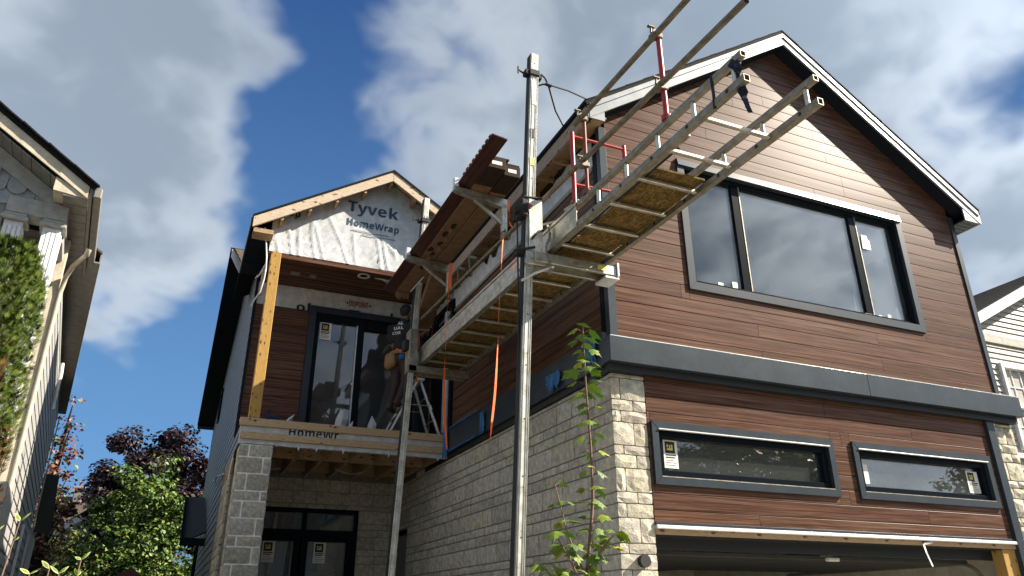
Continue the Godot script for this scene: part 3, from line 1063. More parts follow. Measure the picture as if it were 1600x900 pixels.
	clad_rows(us, Vector3(3.686, 0, 0), Z, -X, 4.215, 13, 0.156, func(_y): return [-10.72, -6.145], [], {})
	clad_rows(us, Vector3(3.686, 0, 0), Z, -X, 4.25, 16, 0.156, func(_y): return [-12.0, -11.72], [], {})
	# house wrap left bare under the eaves, its upper edge torn
	s = begin()
	var pz := -11.9
	var pt := 6.6
	while pz < -6.15:
		var nz: float = min(-6.14, pz + rng.randf_range(0.06, 0.16))
		var jag := 0.10 if pz > -9.6 and pz < -7.2 else 0.03
		var nt: float = 6.60 - rng.randf() * jag * 2.2
		face(s, [Vector3(3.683, 6.17, pz), Vector3(3.683, 6.17, nz), Vector3(3.680, nt, nz), Vector3(3.680, pt, pz)], -X)
		pz = nz
		pt = nt
	done(s, "wrap_strip", M.wrap, us)
	s = begin()
	bx(s, Vector3(3.66, 6.165, -11.5), Vector3(3.684, 6.215, -6.15))
	done(s, "starter_strip", M.aludull, us)
	# narrow side door on the balcony
	var sdoor := part("balcony_side_door", H)
	s = begin()
	bx(s, Vector3(3.63, 4.22, -10.80), Vector3(3.70, 6.40, -10.72), 0.004)
	bx(s, Vector3(3.63, 4.22, -11.72), Vector3(3.70, 6.40, -11.50), 0.004)
	bx(s, Vector3(3.63, 6.30, -11.50), Vector3(3.70, 6.40, -10.80), 0.004)
	done(s, "frame", M.blackframe, sdoor)
	s = begin()
	bx(s, Vector3(3.645, 4.25, -11.16), Vector3(3.70, 6.30, -11.06), 0.004)
	done(s, "jamb", M.whitemetal, sdoor)
	s = begin()
	bx(s, Vector3(3.665, 4.22, -11.50), Vector3(3.70, 6.30, -11.16))
	done(s, "door_leaf", M.blackframe, sdoor)
	s = begin()
	bx(s, Vector3(3.672, 4.45, -11.06), Vector3(3.678, 6.30, -10.80))
	bx(s, Vector3(3.682, 4.45, -11.06), Vector3(3.688, 6.30, -10.80))
	done(s, "pane", M.glass, sdoor)
	s = begin()
	bx(s, Vector3(3.66, 4.25, -11.06), Vector3(3.70, 4.45, -10.80))
	done(s, "kick_panel", M.aludull, sdoor)
	# ---- main roof
	var roof := part("main_roof", H)
	for sg in [-1.0, 1.0]:
		var xe: float = RIDGE_X + sg * 3.12
		s = begin()
		var a := Vector3(RIDGE_X, 8.91, -5.792)
		var b := Vector3(xe, roof_y(xe), -5.792)
		prism(s, [a, b, b - Vector3(0, 0.055, 0), a - Vector3(0, 0.055, 0)], Vector3(0, 0, -7.5))
		done(s, "shingle_slope", M.asphalt, roof)
		# ragged edge of shingles over the rake
		s = begin()
		for i in 24:
			var t0 := i / 24.0
			var t1 := (i + 1) / 24.0
			var p := a.lerp(b, t0) + Vector3(0, 0.004, 0)
			var q := a.lerp(b, t1) + Vector3(0, 0.004 + 0.006 * (i % 2), 0)
			beam(s, p - Vector3(0, 0, 0.012), q - Vector3(0, 0, 0.012), 0.034 + 0.005 * rng.randf(), 0.014, 0.0, Vector3.UP)
		done(s, "shingle_edge", M.asphalt, roof)
		# rake boards: a deep one and a shallow one above it
		s = begin()
		var xw: float = RIDGE_X + sg * 3.08
		var r0 := Vector3(RIDGE_X, 8.845, -5.80)
		var r1 := Vector3(xw, roof_y(xw) - 0.065, -5.80)
		prism(s, [r0, r1, r1 - Vector3(0, 0.165, 0), r0 - Vector3(0, 0.165, 0)], Vector3(0, 0, -0.025))
		done(s, "rake_board", M.rake, roof)
		s = begin()
		var k0 := r0 + Vector3(0, 0.012, 0.014)
		var k1 := r1 + Vector3(0, 0.012, 0.014)
		prism(s, [k0, k1, k1 - Vector3(0, 0.065, 0), k0 - Vector3(0, 0.065, 0)], Vector3(0, 0, -0.013))
		done(s, "rake_flashing", M.rake, roof)
		# sloping soffit under the overhang
		s = begin()
		var f0 := Vector3(RIDGE_X, 8.695, -5.826)
		var f1 := Vector3(xw, roof_y(xw) - 0.213, -5.826)
		prism(s, [f0, f1, f1 - Vector3(0, 0.012, 0), f0 - Vector3(0, 0.012, 0)], Vector3(0, 0, -0.20))
		done(s, "rake_soffit", M.soffit, roof)
		# boxed end of the eave
		var xo: float = RIDGE_X + sg * 3.10
		var xi: float = 3.66 if sg < 0 else 9.345
		s = begin()
		prism(s, [Vector3(xo, 6.60, -5.806), Vector3(xo, roof_y(xo) - 0.06, -5.806), Vector3(xi, roof_y(xi) - 0.20, -5.806), Vector3(xi, 6.60, -5.806)], Vector3(0, 0, -0.016))
		done(s, "eave_return", M.rake, roof)
	# right eave: fascia and ridged soffit panels
	s = begin()
	bx(s, Vector3(9.64, 6.60, -12.6), Vector3(9.66, 6.79, -5.80))
	done(s, "eave_fascia", M.rake, roof)
	for i in 24:
		s = begin()
		bx(s, Vector3(9.345, 6.602, -6.13 - i * 0.1 + 0.005), Vector3(9.638, 6.612, -6.13 - i * 0.1 + 0.095 + (0.0 if i > 0 else 0.0)), 0.004)
		done(s, "soffit_panel", M.charcoal, roof)
	s = begin()
	for i in 3: bx(s, Vector3(9.345, 6.602, -6.03 + i * 0.072), Vector3(9.638, 6.612, -6.03 + i * 0.072 + 0.066), 0.004)
	bx(s, Vector3(9.345, 6.616, -12.6), Vector3(9.638, 6.622, -5.83))
	done(s, "soffit_board", M.charcoal, roof)
	# left eave: bare sub-fascia, open underside
	s = begin()
	bx(s, Vector3(3.435, 6.575, -12.6), Vector3(3.472, 6.79, -5.83), 0.003)
	done(s, "sub_fascia", M.greywood, roof)
	s = begin()
	bx(s, Vector3(3.415, 6.775, -12.6), Vector3(3.436, 6.82, -5.79))
	done(s, "drip_edge", M.asphalt, roof)
	s = begin()
	bx(s, Vector3(3.473, 6.66, -12.6), Vector3(3.70, 6.68, -5.84))
	done(s, "eave_deck", M.joist, roof)
	for i in 15:
		s = begin()
		bx(s, Vector3(3.474, 6.585, -6.35 - i * 0.41), Vector3(3.70, 6.658, -6.31 - i * 0.41))
		done(s, "rafter_tail", M.joist, roof)
	# inner walls so that the loft is closed
	s = begin()
	bx(s, Vector3(9.30, 3.80, -12.6), Vector3(9.34, 6.70, -6.11))
	bx(s, Vector3(9.30, 0.0, -12.6), Vector3(9.34, 3.80, -6.31))
	done(s, "end_wall", M.greysiding, H)
	build_wing(H)

# a sheet of house wrap hung on a wall, creased; f gives the upper edge at u
func wrap_sheet(parent: Node, o: Vector3, dir: Vector3, out: Vector3, u0: float, u1: float, y0: float, top: Callable, m: Material, crease: float, sd: int, flat := []) -> void:
	var n := fbm(sd, 1.0, 1)
	var nu := int((u1 - u0) / 0.028)
	var nv := 34
	var P := []
	for j in nv + 1:
		var row := []
		for i in nu + 1:
			var u: float = lerp(u0, u1, float(i) / nu)
			var yt: float = top.call(u)
			var y: float = lerp(y0, yt, float(j) / nv)
			var slack: float = clamp(1.25 - (y - y0) * 0.75, 0.25, 1.0)
			# creases fan out from the fixings, mostly upright and leaning
			var a := 1.0 - absf(n.get_noise_2d(u * 3.4 + y * 0.9, y * 0.45)) * 3.2
			var b := 1.0 - absf(n.get_noise_2d(u * 5.0 - y * 2.6 + 7.0, y * 0.8)) * 4.0
			var w := (pow(clamp(a, 0, 1), 3.0) * 1.0 + pow(clamp(b, 0, 1), 4.0) * 0.5) * slack + n.get_noise_2d(u * 1.3, y * 1.0) * 0.5
			if flat.size() == 4: w *= 1.0 - 0.85 * smoothstep(flat[0] - 0.15, flat[0], u) * (1.0 - smoothstep(flat[1], flat[1] + 0.15, u)) * smoothstep(flat[2] - 0.10, flat[2], y) * (1.0 - smoothstep(flat[3], flat[3] + 0.10, y))
			row.append(o + dir * u + Vector3.UP * y + out * (0.006 + crease * w))
		P.append(row)
	var s := begin()
	for j in nv:
		for i in nu:
			for t in [[0, 0], [1, 1], [1, 0], [0, 0], [0, 1], [1, 1]]:
				var ii: int = i + t[0]
				var jj: int = j + t[1]
				var du: Vector3 = P[jj][min(ii + 1, nu)] - P[jj][max(ii - 1, 0)]
				var dv: Vector3 = P[min(jj + 1, nv)][ii] - P[max(jj - 1, 0)][ii]
				var nn := du.cross(dv)
				nn = out if nn.length() < 1e-9 else nn.normalized()
				s.set_color(tint)
				s.set_normal(nn)
				s.set_uv(Vector2((P[jj][ii] - o).dot(dir), P[jj][ii].y))
				s.add_vertex(P[jj][ii])
	done(s, "wrap_sheet", m, parent)

func build_wing(H: Node) -> void:
	var X := Vector3.RIGHT
	var Z := Vector3.BACK
	var s: SurfaceTool
	# ---- roof of the porch: bare pine rakes, blocks behind them
	var roof := part("porch_roof", H)
	for sg in [-1.0, 1.0]:
		var xe: float = 2.49 + sg * 2.10
		if sg > 0: xe = 4.15
		s = begin()
		var a := Vector3(2.49, 8.49, -10.585)
		var b := Vector3(xe, porch_y(xe), -10.585)
		prism(s, [a, b, b - Vector3(0, 0.034, 0), a - Vector3(0, 0.034, 0)], Vector3(0, 0, -3.6))
		done(s, "shingle_slope", M.asphalt, roof)
		s = begin()
		var r0 := Vector3(2.49 + sg * 0.003, 8.453, -10.60)
		var xr: float = 2.49 + sg * 2.083
		if sg > 0: xr = 4.10
		var r1 := Vector3(xr, porch_y(xr) - 0.037, -10.60)
		prism(s, [r0, r1, r1 - Vector3(0, 0.172, 0), r0 - Vector3(0, 0.172, 0)], Vector3(0, 0, -0.038))
		done(s, "rake_board", M.palewood, roof)
		s = begin()
		prism(s, [r0 + Vector3(0, -0.01, -0.04), r1 + Vector3(0, -0.01, -0.04), r1 + Vector3(0, -0.025, -0.04), r0 + Vector3(0, -0.025, -0.04)], Vector3(0, 0, -0.28))
		done(s, "roof_deck", M.joist, roof)
	for x in [0.82, 1.22, 1.62, 2.05, 2.47, 2.88, 3.28]:
		s = begin()
		var y := porch_y(x) - 0.15
		bx(s, Vector3(x - 0.02, y - 0.10, -10.90), Vector3(x + 0.02, y + 0.07, -10.64))
		done(s, "lookout", M.joist, roof)
	s = begin()
	bx(s, Vector3(0.43, 6.93, -10.90), Vector3(0.72, 7.0, -10.64))
	done(s, "lookout", M.joist, roof)
	# eave over the side: gutter edge and ridged dark soffit
	s = begin()
	bx(s, Vector3(0.375, 7.02, -12.5), Vector3(0.40, 7.15, -10.62), 0.004)
	done(s, "eave_fascia", M.charcoal, roof)
	for i in 16:
		s = begin()
		bx(s, Vector3(0.402, 7.02 + 0.006 * (i % 2), -12.5 + i * 0.1), Vector3(0.72, 7.04, -12.5 + i * 0.1 + 0.097), 0.004)
		done(s, "soffit_panel", M.soffit, roof)
	# ---- gable wall with house wrap
	var gab := part("gable_wall", H)
	s = begin()
	prism(s, [Vector3(0.70, 6.78, -11.04), Vector3(4.1, 6.78, -11.04), Vector3(4.1, porch_y(4.1) - 0.06, -11.04), Vector3(2.49, 8.42, -11.04), Vector3(0.70, porch_y(0.70) - 0.06, -11.04)], Vector3(0, 0, 0.13))
	done(s, "sheathing", M.osb, gab)
	wrap_sheet(gab, Vector3(0, 0, -10.905), X, Z, 0.705, 3.92, 6.775, func(u): return porch_y(u) - 0.075, M.wrap, 0.018, 8, [1.80, 2.75, 7.38, 7.98])
	lettering(gab, "Tyvek", Vector3(1.83, 7.66, -10.893), 0.85, 0.27, M.ink)
	lettering(gab, "HomeWrap", Vector3(1.845, 7.43, -10.893), 0.86, 0.165, M.ink)
	lettering(gab, "ap", Vector3(0.93, 7.38, -10.874), 0.17, 0.14, M.blackink)
	for q in [[1.92, 7.385, 0.62], [2.10, 7.335, 0.55]]:
		s = begin()
		bx(s, Vector3(q[0], q[1], -10.893), Vector3(q[0] + q[2], q[1] + 0.006, -10.889))
		done(s, "printed_line", M.ink, gab)
	# ---- balcony: post, header, open ceiling
	s = begin()
	bx(s, Vector3(0.742, 4.178, -11.02), Vector3(0.892, 6.768, -10.872), 0.006)
	done(s, "balcony_post", M.treated, H)
	var ceil := part("balcony_ceiling", H)
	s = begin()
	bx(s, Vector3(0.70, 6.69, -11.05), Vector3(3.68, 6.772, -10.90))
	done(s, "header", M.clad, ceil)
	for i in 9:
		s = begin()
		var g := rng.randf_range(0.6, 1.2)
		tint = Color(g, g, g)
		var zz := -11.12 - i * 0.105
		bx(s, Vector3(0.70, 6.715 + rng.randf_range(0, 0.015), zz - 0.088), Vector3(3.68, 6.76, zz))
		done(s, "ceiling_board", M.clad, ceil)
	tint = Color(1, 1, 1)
	s = begin()
	bx(s, Vector3(0.70, 6.765, -12.1), Vector3(3.68, 6.78, -11.06))
	done(s, "ceiling_backing", M.black, ceil)
	s = begin()
	for i in 20:
		var a0 := TAU * i / 20
		var a1 := TAU * (i + 1) / 20
		beam(s, Vector3(2.22 + cos(a0) * 0.085, 6.69, -11.07 + sin(a0) * 0.085), Vector3(2.22 + cos(a1) * 0.085, 6.69, -11.07 + sin(a1) * 0.085), 0.035, 0.012)
	done(s, "light_ring", M.whitepaint, ceil)
	s = begin()
	for j in 3:
		var pts := []
		for i in 13:
			var a := TAU * i / 12
			pts.append(Vector3(2.50 + 0.08 * j + cos(a) * 0.11, 6.66 - 0.03 * sin(a * 1.0 + j) - 0.02 * j, -11.02 + sin(a) * 0.05))
		tube(s, pts, 0.004, 5)
	done(s, "wire", M.whitepaint, ceil)
	for q in [[1.12, 0.14], [1.42, 0.10]]:
		s = begin()
		bx(s, Vector3(q[0], 6.70, -11.5), Vector3(q[0] + q[1], 6.713, -11.38))
		done(s, "metal_plate", M.aludull, ceil)
	# back wall of the balcony
	var bw := part("balcony_back_wall", H)
	s = begin()
	wall_with_holes(s, Vector3(0, 0, -12.02), X, Z, 0.14, 0.68, 3.70, 3.88, 6.78, [[1.62, 3.44, 4.24, 6.36]])
	done(s, "sheathing", M.black, bw)
	clad_rows(bw, Vector3(0, 0, -12.005), X, Z, 4.20, 14, 0.152, func(_y): return [0.69, 1.555], [], {})
	wrap_sheet(bw, Vector3(0, 0, -12.01), X, Z, 0.69, 3.68, 6.325, func(_u): return 6.71, M.wrap, 0.012, 15)
	lettering(bw, "DUPONT", Vector3(2.19, 6.505, -11.985), 0.33, 0.105, M.redink)
	for xx in [2.16, 2.555]:
		s = begin()
		prism(s, [Vector3(xx - 0.022, 6.557, -11.985), Vector3(xx, 6.537, -11.985), Vector3(xx + 0.022, 6.557, -11.985), Vector3(xx, 6.577, -11.985)], Vector3(0, 0, 0.003))
		done(s, "lettering", M.blackink, bw)
	lettering(bw, "ol", Vector3(1.33, 6.28, -11.984), 0.22, 0.17, M.blackink)
	for q in [[2.20, 6.405, 0.17, 0.03], [2.93, 6.41, 0.03, 0.07]]:
		s = begin()
		bx(s, Vector3(q[0], q[1], -12.0), Vector3(q[0] + q[2], q[1] + q[3], -11.97))
		done(s, "shim", M.black, bw)
	# sliding glass door
	var pd := part("patio_door", H)
	s = begin()
	bx(s, Vector3(1.555, 4.20, -12.06), Vector3(1.665, 6.41, -11.945), 0.005)
	bx(s, Vector3(3.41, 4.20, -12.06), Vector3(3.52, 6.41, -11.945), 0.005)
	bx(s, Vector3(1.665, 6.30, -12.06), Vector3(3.41, 6.41, -11.948), 0.005)
	done(s, "frame", M.navyframe, pd)
	s = begin()
	bx(s, Vector3(1.665, 4.20, -12.10), Vector3(1.735, 6.30, -11.985), 0.005)
	bx(s, Vector3(1.735, 6.17, -12.10), Vector3(2.40, 6.30, -11.987), 0.005)
	bx(s, Vector3(1.735, 4.20, -12.10), Vector3(2.40, 4.28, -11.987), 0.005)
	bx(s, Vector3(2.38, 4.20, -12.10), Vector3(2.49, 6.30, -11.982), 0.005)
	bx(s, Vector3(2.49, 6.13, -12.14), Vector3(3.41, 6.30, -12.02), 0.005)
	bx(s, Vector3(2.49, 4.20, -12.14), Vector3(3.41, 4.30, -12.02), 0.005)
	bx(s, Vector3(3.33, 4.30, -12.14), Vector3(3.41, 6.13, -12.02), 0.005)
	done(s, "sash", M.blackframe, pd)
	s = begin()
	bx(s, Vector3(2.362, 4.28, -12.03), Vector3(2.379, 6.17, -11.995))
	done(s, "edge_strip", M.whitemetal, pd)
	s = begin()
	bx(s, Vector3(2.335, 5.13, -12.02), Vector3(2.362, 5.16, -11.97))
	done(s, "latch", M.whitemetal, pd)
	pane(pd, Vector3(1.735, 4.28, -12.03), Vector3(2.362, 6.17, -12.03))
	pane(pd, Vector3(2.49, 4.30, -12.08), Vector3(3.33, 6.13, -12.08))
	warning_sticker(pd, 1.755, 5.86, 0.19, 0.30, -12.027)
	# deck edge: two boards proud of a strip of wrap
	var rim := part("balcony_rim", H)
	s = begin()
	bx(s, Vector3(0.66, 3.83, -10.99), Vector3(3.69, 4.14, -10.895))
	done(s, "wrap_strip", M.wrap, rim)
	s = begin()
	bx(s, Vector3(0.635, 4.068, -10.893), Vector3(3.685, 4.178, -10.85), 0.006)
	done(s, "board", M.lumber, rim)
	s = begin()
	bx(s, Vector3(0.665, 3.885, -10.893), Vector3(3.688, 3.985, -10.852), 0.006)
	done(s, "board", M.lumber, rim)
	s = begin()
	bx(s, Vector3(0.635, 4.155, -11.05), Vector3(3.685, 4.176, -10.894))
	done(s, "board", M.lumber, rim)
	lettering(rim, "HomeWr", Vector3(1.31, 3.975, -10.894), 0.70, 0.125, M.blackink)
	s = begin()
	for i in 60:      # torn lower edge of the wrap
		var x := 1.15 + i * 0.042
		var dd := rng.randf_range(0.004, 0.02) + (0.05 if rng.randf() < 0.06 else 0.0)
		prism(s, [Vector3(x, 3.832, -10.893), Vector3(x + 0.021, 3.832 - dd, -10.893), Vector3(x + 0.042, 3.832, -10.893)], Vector3(0, 0, -0.002))
	done(s, "torn_edge", M.wrap, rim)
	# deck and joists seen from below
	var deck := part("balcony_floor", H)
	s = begin()
	bx(s, Vector3(0.68, 4.12, -13.6), Vector3(3.69, 4.16, -10.99))
	done(s, "subfloor", M.redboard, deck)
	for i in 8:
		s = begin()
		var x := 0.80 + i * 0.405
		bx(s, Vector3(x - 0.02, 3.86, -12.0), Vector3(x + 0.02, 4.118, -10.995))
		done(s, "joist", M.joist, deck)
		s = begin()
		bx(s, Vector3(x - 0.055, 3.855, -13.58), Vector3(x - 0.015, 4.118, -12.10))
		done(s, "joist", M.joist, deck)
	for z in [-12.05, -12.34, -13.5]:
		s = begin()
		bx(s, Vector3(0.68, 3.875 if z > -12.2 else 3.93, z - 0.045), Vector3(3.68, 4.116, z + 0.045))
		done(s, "cross_beam", M.joist, deck)
	s = begin()
	for q in [[0.98, -12.6], [2.3, -12.5]]:
		var pts := []
		for i in 11: pts.append(Vector3(q[0] + i * 0.05, 3.85 - 0.05 * sin(PI * i / 10.0), q[1] - 0.02 * i))
		tube(s, pts, 0.005, 5)
	done(s, "wire", M.whitepaint, deck)
	# ---- entry porch below
	var ent := part("entry_wall", H)
	s = begin()
	wall_with_holes(s, Vector3(0, 0, -13.62), X, Z, 0.14, 0.66, 3.70, 0, 4.1, [[0.95, 2.98, 0.4, 3.34]])
	done(s, "mortar_bed", M.mortar, ent)
	masonry(ent, Vector3(0.66, 0, -13.61), X, Z, 3.0, ys_of([3.84, 3.63, 3.42, 3.34, 3.12, 3.02, 2.90, 2.69, 2.59, 2.46, 2.25, 2.0]), 0.014, M.stone, 0.28, 0.62, 0.010, [[0.29, 2.32, 0.4, 3.34]])
	s = begin()
	bx(s, Vector3(2.98, 0, -13.64), Vector3(3.66, 2.0, -13.59))
	done(s, "stone_base", M.stone, ent)
	var ed := part("entry_door", H)
	s = begin()
	bx(s, Vector3(0.95, 0.4, -13.72), Vector3(1.03, 3.34, -13.58), 0.005)
	bx(s, Vector3(2.90, 0.4, -13.72), Vector3(2.98, 3.34, -13.58), 0.005)
	bx(s, Vector3(1.03, 3.26, -13.72), Vector3(2.90, 3.34, -13.582), 0.005)
	bx(s, Vector3(1.03, 2.88, -13.72), Vector3(2.90, 2.99, -13.582), 0.005)
	bx(s, Vector3(2.02, 2.99, -13.72), Vector3(2.10, 3.26, -13.584), 0.005)
	done(s, "frame", M.blackframe, ed)
	for q in [[1.03, 2.02], [2.06, 2.90]]:
		s = begin()
		bx(s, Vector3(q[0], 0.4, -13.71), Vector3(q[0] + 0.10, 2.88, -13.61), 0.005)
		bx(s, Vector3(q[1] - 0.10, 0.4, -13.71), Vector3(q[1], 2.88, -13.61), 0.005)
		bx(s, Vector3(q[0] + 0.1, 2.80, -13.71), Vector3(q[1] - 0.1, 2.88, -13.612), 0.005)
		bx(s, Vector3(q[0] + 0.1, 0.4, -13.71), Vector3(q[1] - 0.1, 0.7, -13.612), 0.005)
		done(s, "door_leaf", M.blackframe, ed)
		pane(ed, Vector3(q[0] + 0.1, 0.7, -13.65), Vector3(q[1] - 0.1, 2.80, -13.65))
	pane(ed, Vector3(1.03, 2.99, -13.65), Vector3(2.02, 3.26, -13.65))
	pane(ed, Vector3(2.10, 2.99, -13.65), Vector3(2.90, 3.26, -13.65))
	warning_sticker(ed, 1.43, 2.46, 0.20, 0.33, -13.646)
	warning_sticker(ed, 2.27, 2.46, 0.20, 0.33, -13.646)
	s = begin()
	bx(s, Vector3(0.70, 0.0, -13.6), Vector3(3.66, 0.40, -10.9))
	done(s, "porch_floor", M.concrete, H)
	# windows at the back of the hall, seen through the glass
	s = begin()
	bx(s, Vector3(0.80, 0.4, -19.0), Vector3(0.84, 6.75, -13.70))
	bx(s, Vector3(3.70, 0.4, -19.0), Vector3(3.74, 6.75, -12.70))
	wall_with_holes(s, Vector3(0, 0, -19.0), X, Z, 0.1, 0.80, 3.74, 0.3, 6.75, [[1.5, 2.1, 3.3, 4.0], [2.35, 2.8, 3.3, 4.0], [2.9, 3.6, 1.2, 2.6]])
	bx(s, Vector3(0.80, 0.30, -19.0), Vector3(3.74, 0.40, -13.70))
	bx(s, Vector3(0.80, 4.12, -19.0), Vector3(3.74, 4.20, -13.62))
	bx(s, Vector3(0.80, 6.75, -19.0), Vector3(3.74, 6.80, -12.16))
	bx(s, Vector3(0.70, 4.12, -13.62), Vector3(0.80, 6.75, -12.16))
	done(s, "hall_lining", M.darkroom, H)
	# stone pillar under the deck corner
	var pil := part("stone_pillar", H)
	s = begin()
	bx(s, Vector3(0.69, 0, -11.31), Vector3(1.11, 3.815, -10.884))
	done(s, "mortar_bed", M.lightmortar, pil)
	var py := [3.815, 3.645, 3.424, 3.194, 3.061, 2.841, 2.616, 2.478, 2.264, 2.05, 1.85]
	var wd := [[0.30, 0.70], [0.74, 0.26], [0.33, 0.67], [0.78, 0.22], [0.30, 0.70], [0.75, 0.25], [0.28, 0.72], [0.74, 0.26], [0.25, 0.75], [0.6, 0.4]]
	for k in py.size() - 1:
		var u := 0.672
		for f in wd[k]:
			var L: float = 0.458 * f
			stone(pil, Vector3(u + 0.008, py[k + 1] + 0.008, -10.884), X, Z, L - 0.016, py[k] - py[k + 1] - 0.016, 0.014, M.pillarstone)
			u += L
		stone(pil, Vector3(0.682, py[k + 1] + 0.006, -11.31), Z, -X, 0.42, py[k] - py[k + 1] - 0.012, 0.012, M.stone)
		stone(pil, Vector3(1.118, py[k + 1] + 0.006, -10.89), -Z, X, 0.42, py[k] - py[k + 1] - 0.012, 0.012, M.stone)
	s = begin()
	bx(s, Vector3(0.67, 0, -11.32), Vector3(1.13, 1.845, -10.875), 0.01)
	done(s, "stone_base", M.stone, pil)
	# ---- grey sided flank running back
	var fl := part("flank_wall", H)
	s = begin()
	bx(s, Vector3(0.682, 0, -23.3), Vector3(0.80, 7.0, -13.6))
	bx(s, Vector3(0.682, 3.84, -13.6), Vector3(0.80, 7.0, -12.03))
	bx(s, Vector3(0.682, 3.84, -12.03), Vector3(0.72, 4.15, -10.90))
	prism(s, [Vector3(0.682, 7.0, -23.3), Vector3(0.682, 7.0, -13.0), Vector3(0.682, 8.5, -14.84)], Vector3(0.12, 0, 0))
	done(s, "sheathing", M.black, fl)
	lap_rows(fl, Vector3(0.672, 0, 0), Z, -X, 1.6, 46, 0.15, func(y):
		var lo := -23.3
		if y > 6.75: lo = -23.3 + (y - 6.75) / 0.21
		var hi := -12.0
		if y < 3.82: hi = -13.5
		elif y < 4.13: hi = -10.92
		elif y > 7.0: hi = min(-12.3, -14.84 + (8.5 - y) / 0.8)
		return [lo, hi], M.greysiding, "siding_strip", 0.006)
	s = begin()
	bx(s, Vector3(0.650, 4.13, -12.06), Vector3(0.69, 7.02, -11.985))
	done(s, "corner_trim", M.soffit, fl)
	masonry(fl, Vector3(0.668, 0, -13.5), Z, -X, 1.46, ys_of([3.60, 3.42, 3.33, 3.12, 3.02, 2.90, 2.69, 2.59, 2.46, 2.25, 2.13, 1.95, 1.75]), 0.014, M.stone, 0.28, 0.6)
	s = begin()
	bx(s, Vector3(0.69, 0, -13.5), Vector3(0.80, 3.70, -12.04))
	done(s, "mortar_bed", M.mortar, fl)
	s = begin()
	bx(s, Vector3(0.66, 3.60, -13.3), Vector3(0.70, 3.82, -12.0))
	done(s, "bare_board", M.joist, fl)
	s = begin()
	face(s, [Vector3(0.64, 3.50, -11.9), Vector3(0.64, 3.46, -11.66), Vector3(0.66, 3.82, -11.60), Vector3(0.66, 3.82, -11.85)])
	done(s, "wrap_flap", M.wrap, fl)
	s = begin()
	tube(s, [Vector3(0.6, 4.02, -15.6), Vector3(0.59, 3.94, -15.2), Vector3(0.60, 3.93, -14.5), Vector3(0.61, 3.80, -13.6), Vector3(0.62, 3.70, -12.75)], 0.012, 5)
	done(s, "wire", M.whitepaint, fl)
	for q in [[-20.1, -19.6, 6.1, 6.9], [-21.6, -20.4, 1.9, 3.3]]:
		var win := part("flank_window", H)
		s = begin()
		for e in [[q[0], q[0] + 0.07], [q[1] - 0.07, q[1]]]: bx(s, Vector3(0.62, q[2], e[0]), Vector3(0.68, q[3], e[1]), 0.004)
		bx(s, Vector3(0.62, q[3] - 0.07, q[0] + 0.07), Vector3(0.68, q[3], q[1] - 0.07), 0.004)
		bx(s, Vector3(0.62, q[2], q[0] + 0.07), Vector3(0.68, q[2] + 0.07, q[1] - 0.07), 0.004)
		done(s, "frame", M.blackframe, win)
		s = begin()
		bx(s, Vector3(0.648, q[2] + 0.07, q[0] + 0.07), Vector3(0.654, q[3] - 0.07, q[1] - 0.07))
		done(s, "pane", M.glass, win)
	# rear roof: its gable over the flank, dark soffit, a pale unfinished end board
	var rr := part("rear_roof", H)
	s = begin()
	prism(s, [Vector3(0.22, 8.56, -14.84), Vector3(0.22, 6.79, -23.25), Vector3(0.22, 6.70, -23.25), Vector3(0.22, 8.47, -14.84)], Vector3(9.2, 0, 0))
	done(s, "shingle_slope", M.asphalt, rr)
	s = begin()
	prism(s, [Vector3(0.23, 8.468, -14.86), Vector3(0.23, 6.698, -23.25), Vector3(0.23, 6.67, -23.25), Vector3(0.23, 8.44, -14.86)], Vector3(0.445, 0, 0))
	done(s, "rake_soffit", M.soffit, rr)
	s = begin()
	bx(s, Vector3(0.235, 6.60, -23.27), Vector3(0.67, 6.72, -23.2))
	done(s, "eave_return", M.charcoal, rr)
	s = begin()
	prism(s, [Vector3(0.245, 8.52, -14.82), Vector3(0.245, 8.36, -14.82), Vector3(0.46, 8.00, -14.82), Vector3(0.47, 8.33, -14.82)], Vector3(0, 0, -0.03))
	done(s, "end_board", M.whitepaint, rr)
	s = begin()
	prism(s, [Vector3(0.30, 8.53, -14.80), Vector3(3.0, 8.53, -14.80), Vector3(3.0, 7.2, -13.3), Vector3(0.47, 7.9, -14.1)], Vector3(0, -0.03, -0.03))
	done(s, "shingle_slope", M.brownshingle, rr)
	s = begin()
	bx(s, Vector3(9.2, 0, -23.3), Vector3(9.34, 8.3, -12.64))
	bx(s, Vector3(0.80, 0, -23.3), Vector3(9.2, 6.7, -23.16))
	done(s, "end_wall", M.greysiding, H)
	# small roof over a bay on the flank: dark soffit seen from below
	var bay := part("bay_roof", H)
	s = begin()
	prism(s, [Vector3(0.20, 4.32, -20.6), Vector3(0.20, 2.95, -17.05), Vector3(0.655, 3.20, -17.05), Vector3(0.655, 4.32, -20.6)], Vector3(0, 0.03, 0))
	done(s, "soffit_panel", M.soffit, bay)
	s = begin()
	prism(s, [Vector3(0.19, 4.36, -20.6), Vector3(0.19, 2.95, -17.02), Vector3(0.19, 3.09, -17.02), Vector3(0.19, 4.50, -20.6)], Vector3(0.012, 0, 0))
	bx(s, Vector3(0.20, 2.94, -17.05), Vector3(0.66, 3.09, -17.02))
	done(s, "eave_fascia", M.soffit, bay)
	# loose cable at the porch corner
	s = begin()
	tube(s, [Vector3(0.60, 7.13, -10.86), Vector3(0.64, 6.9, -10.85), Vector3(0.68, 6.66, -10.86), Vector3(0.695, 6.45, -10.86), Vector3(0.69, 6.29, -10.87), Vector3(0.66, 6.08, -10.9), Vector3(0.60, 5.97, -11.0), Vector3(0.58, 5.95, -11.2)], 0.012, 6)
	tube(s, [Vector3(0.69, 6.55, -10.86), Vector3(0.62, 6.36, -10.9), Vector3(0.57, 6.31, -10.95)], 0.009, 5)
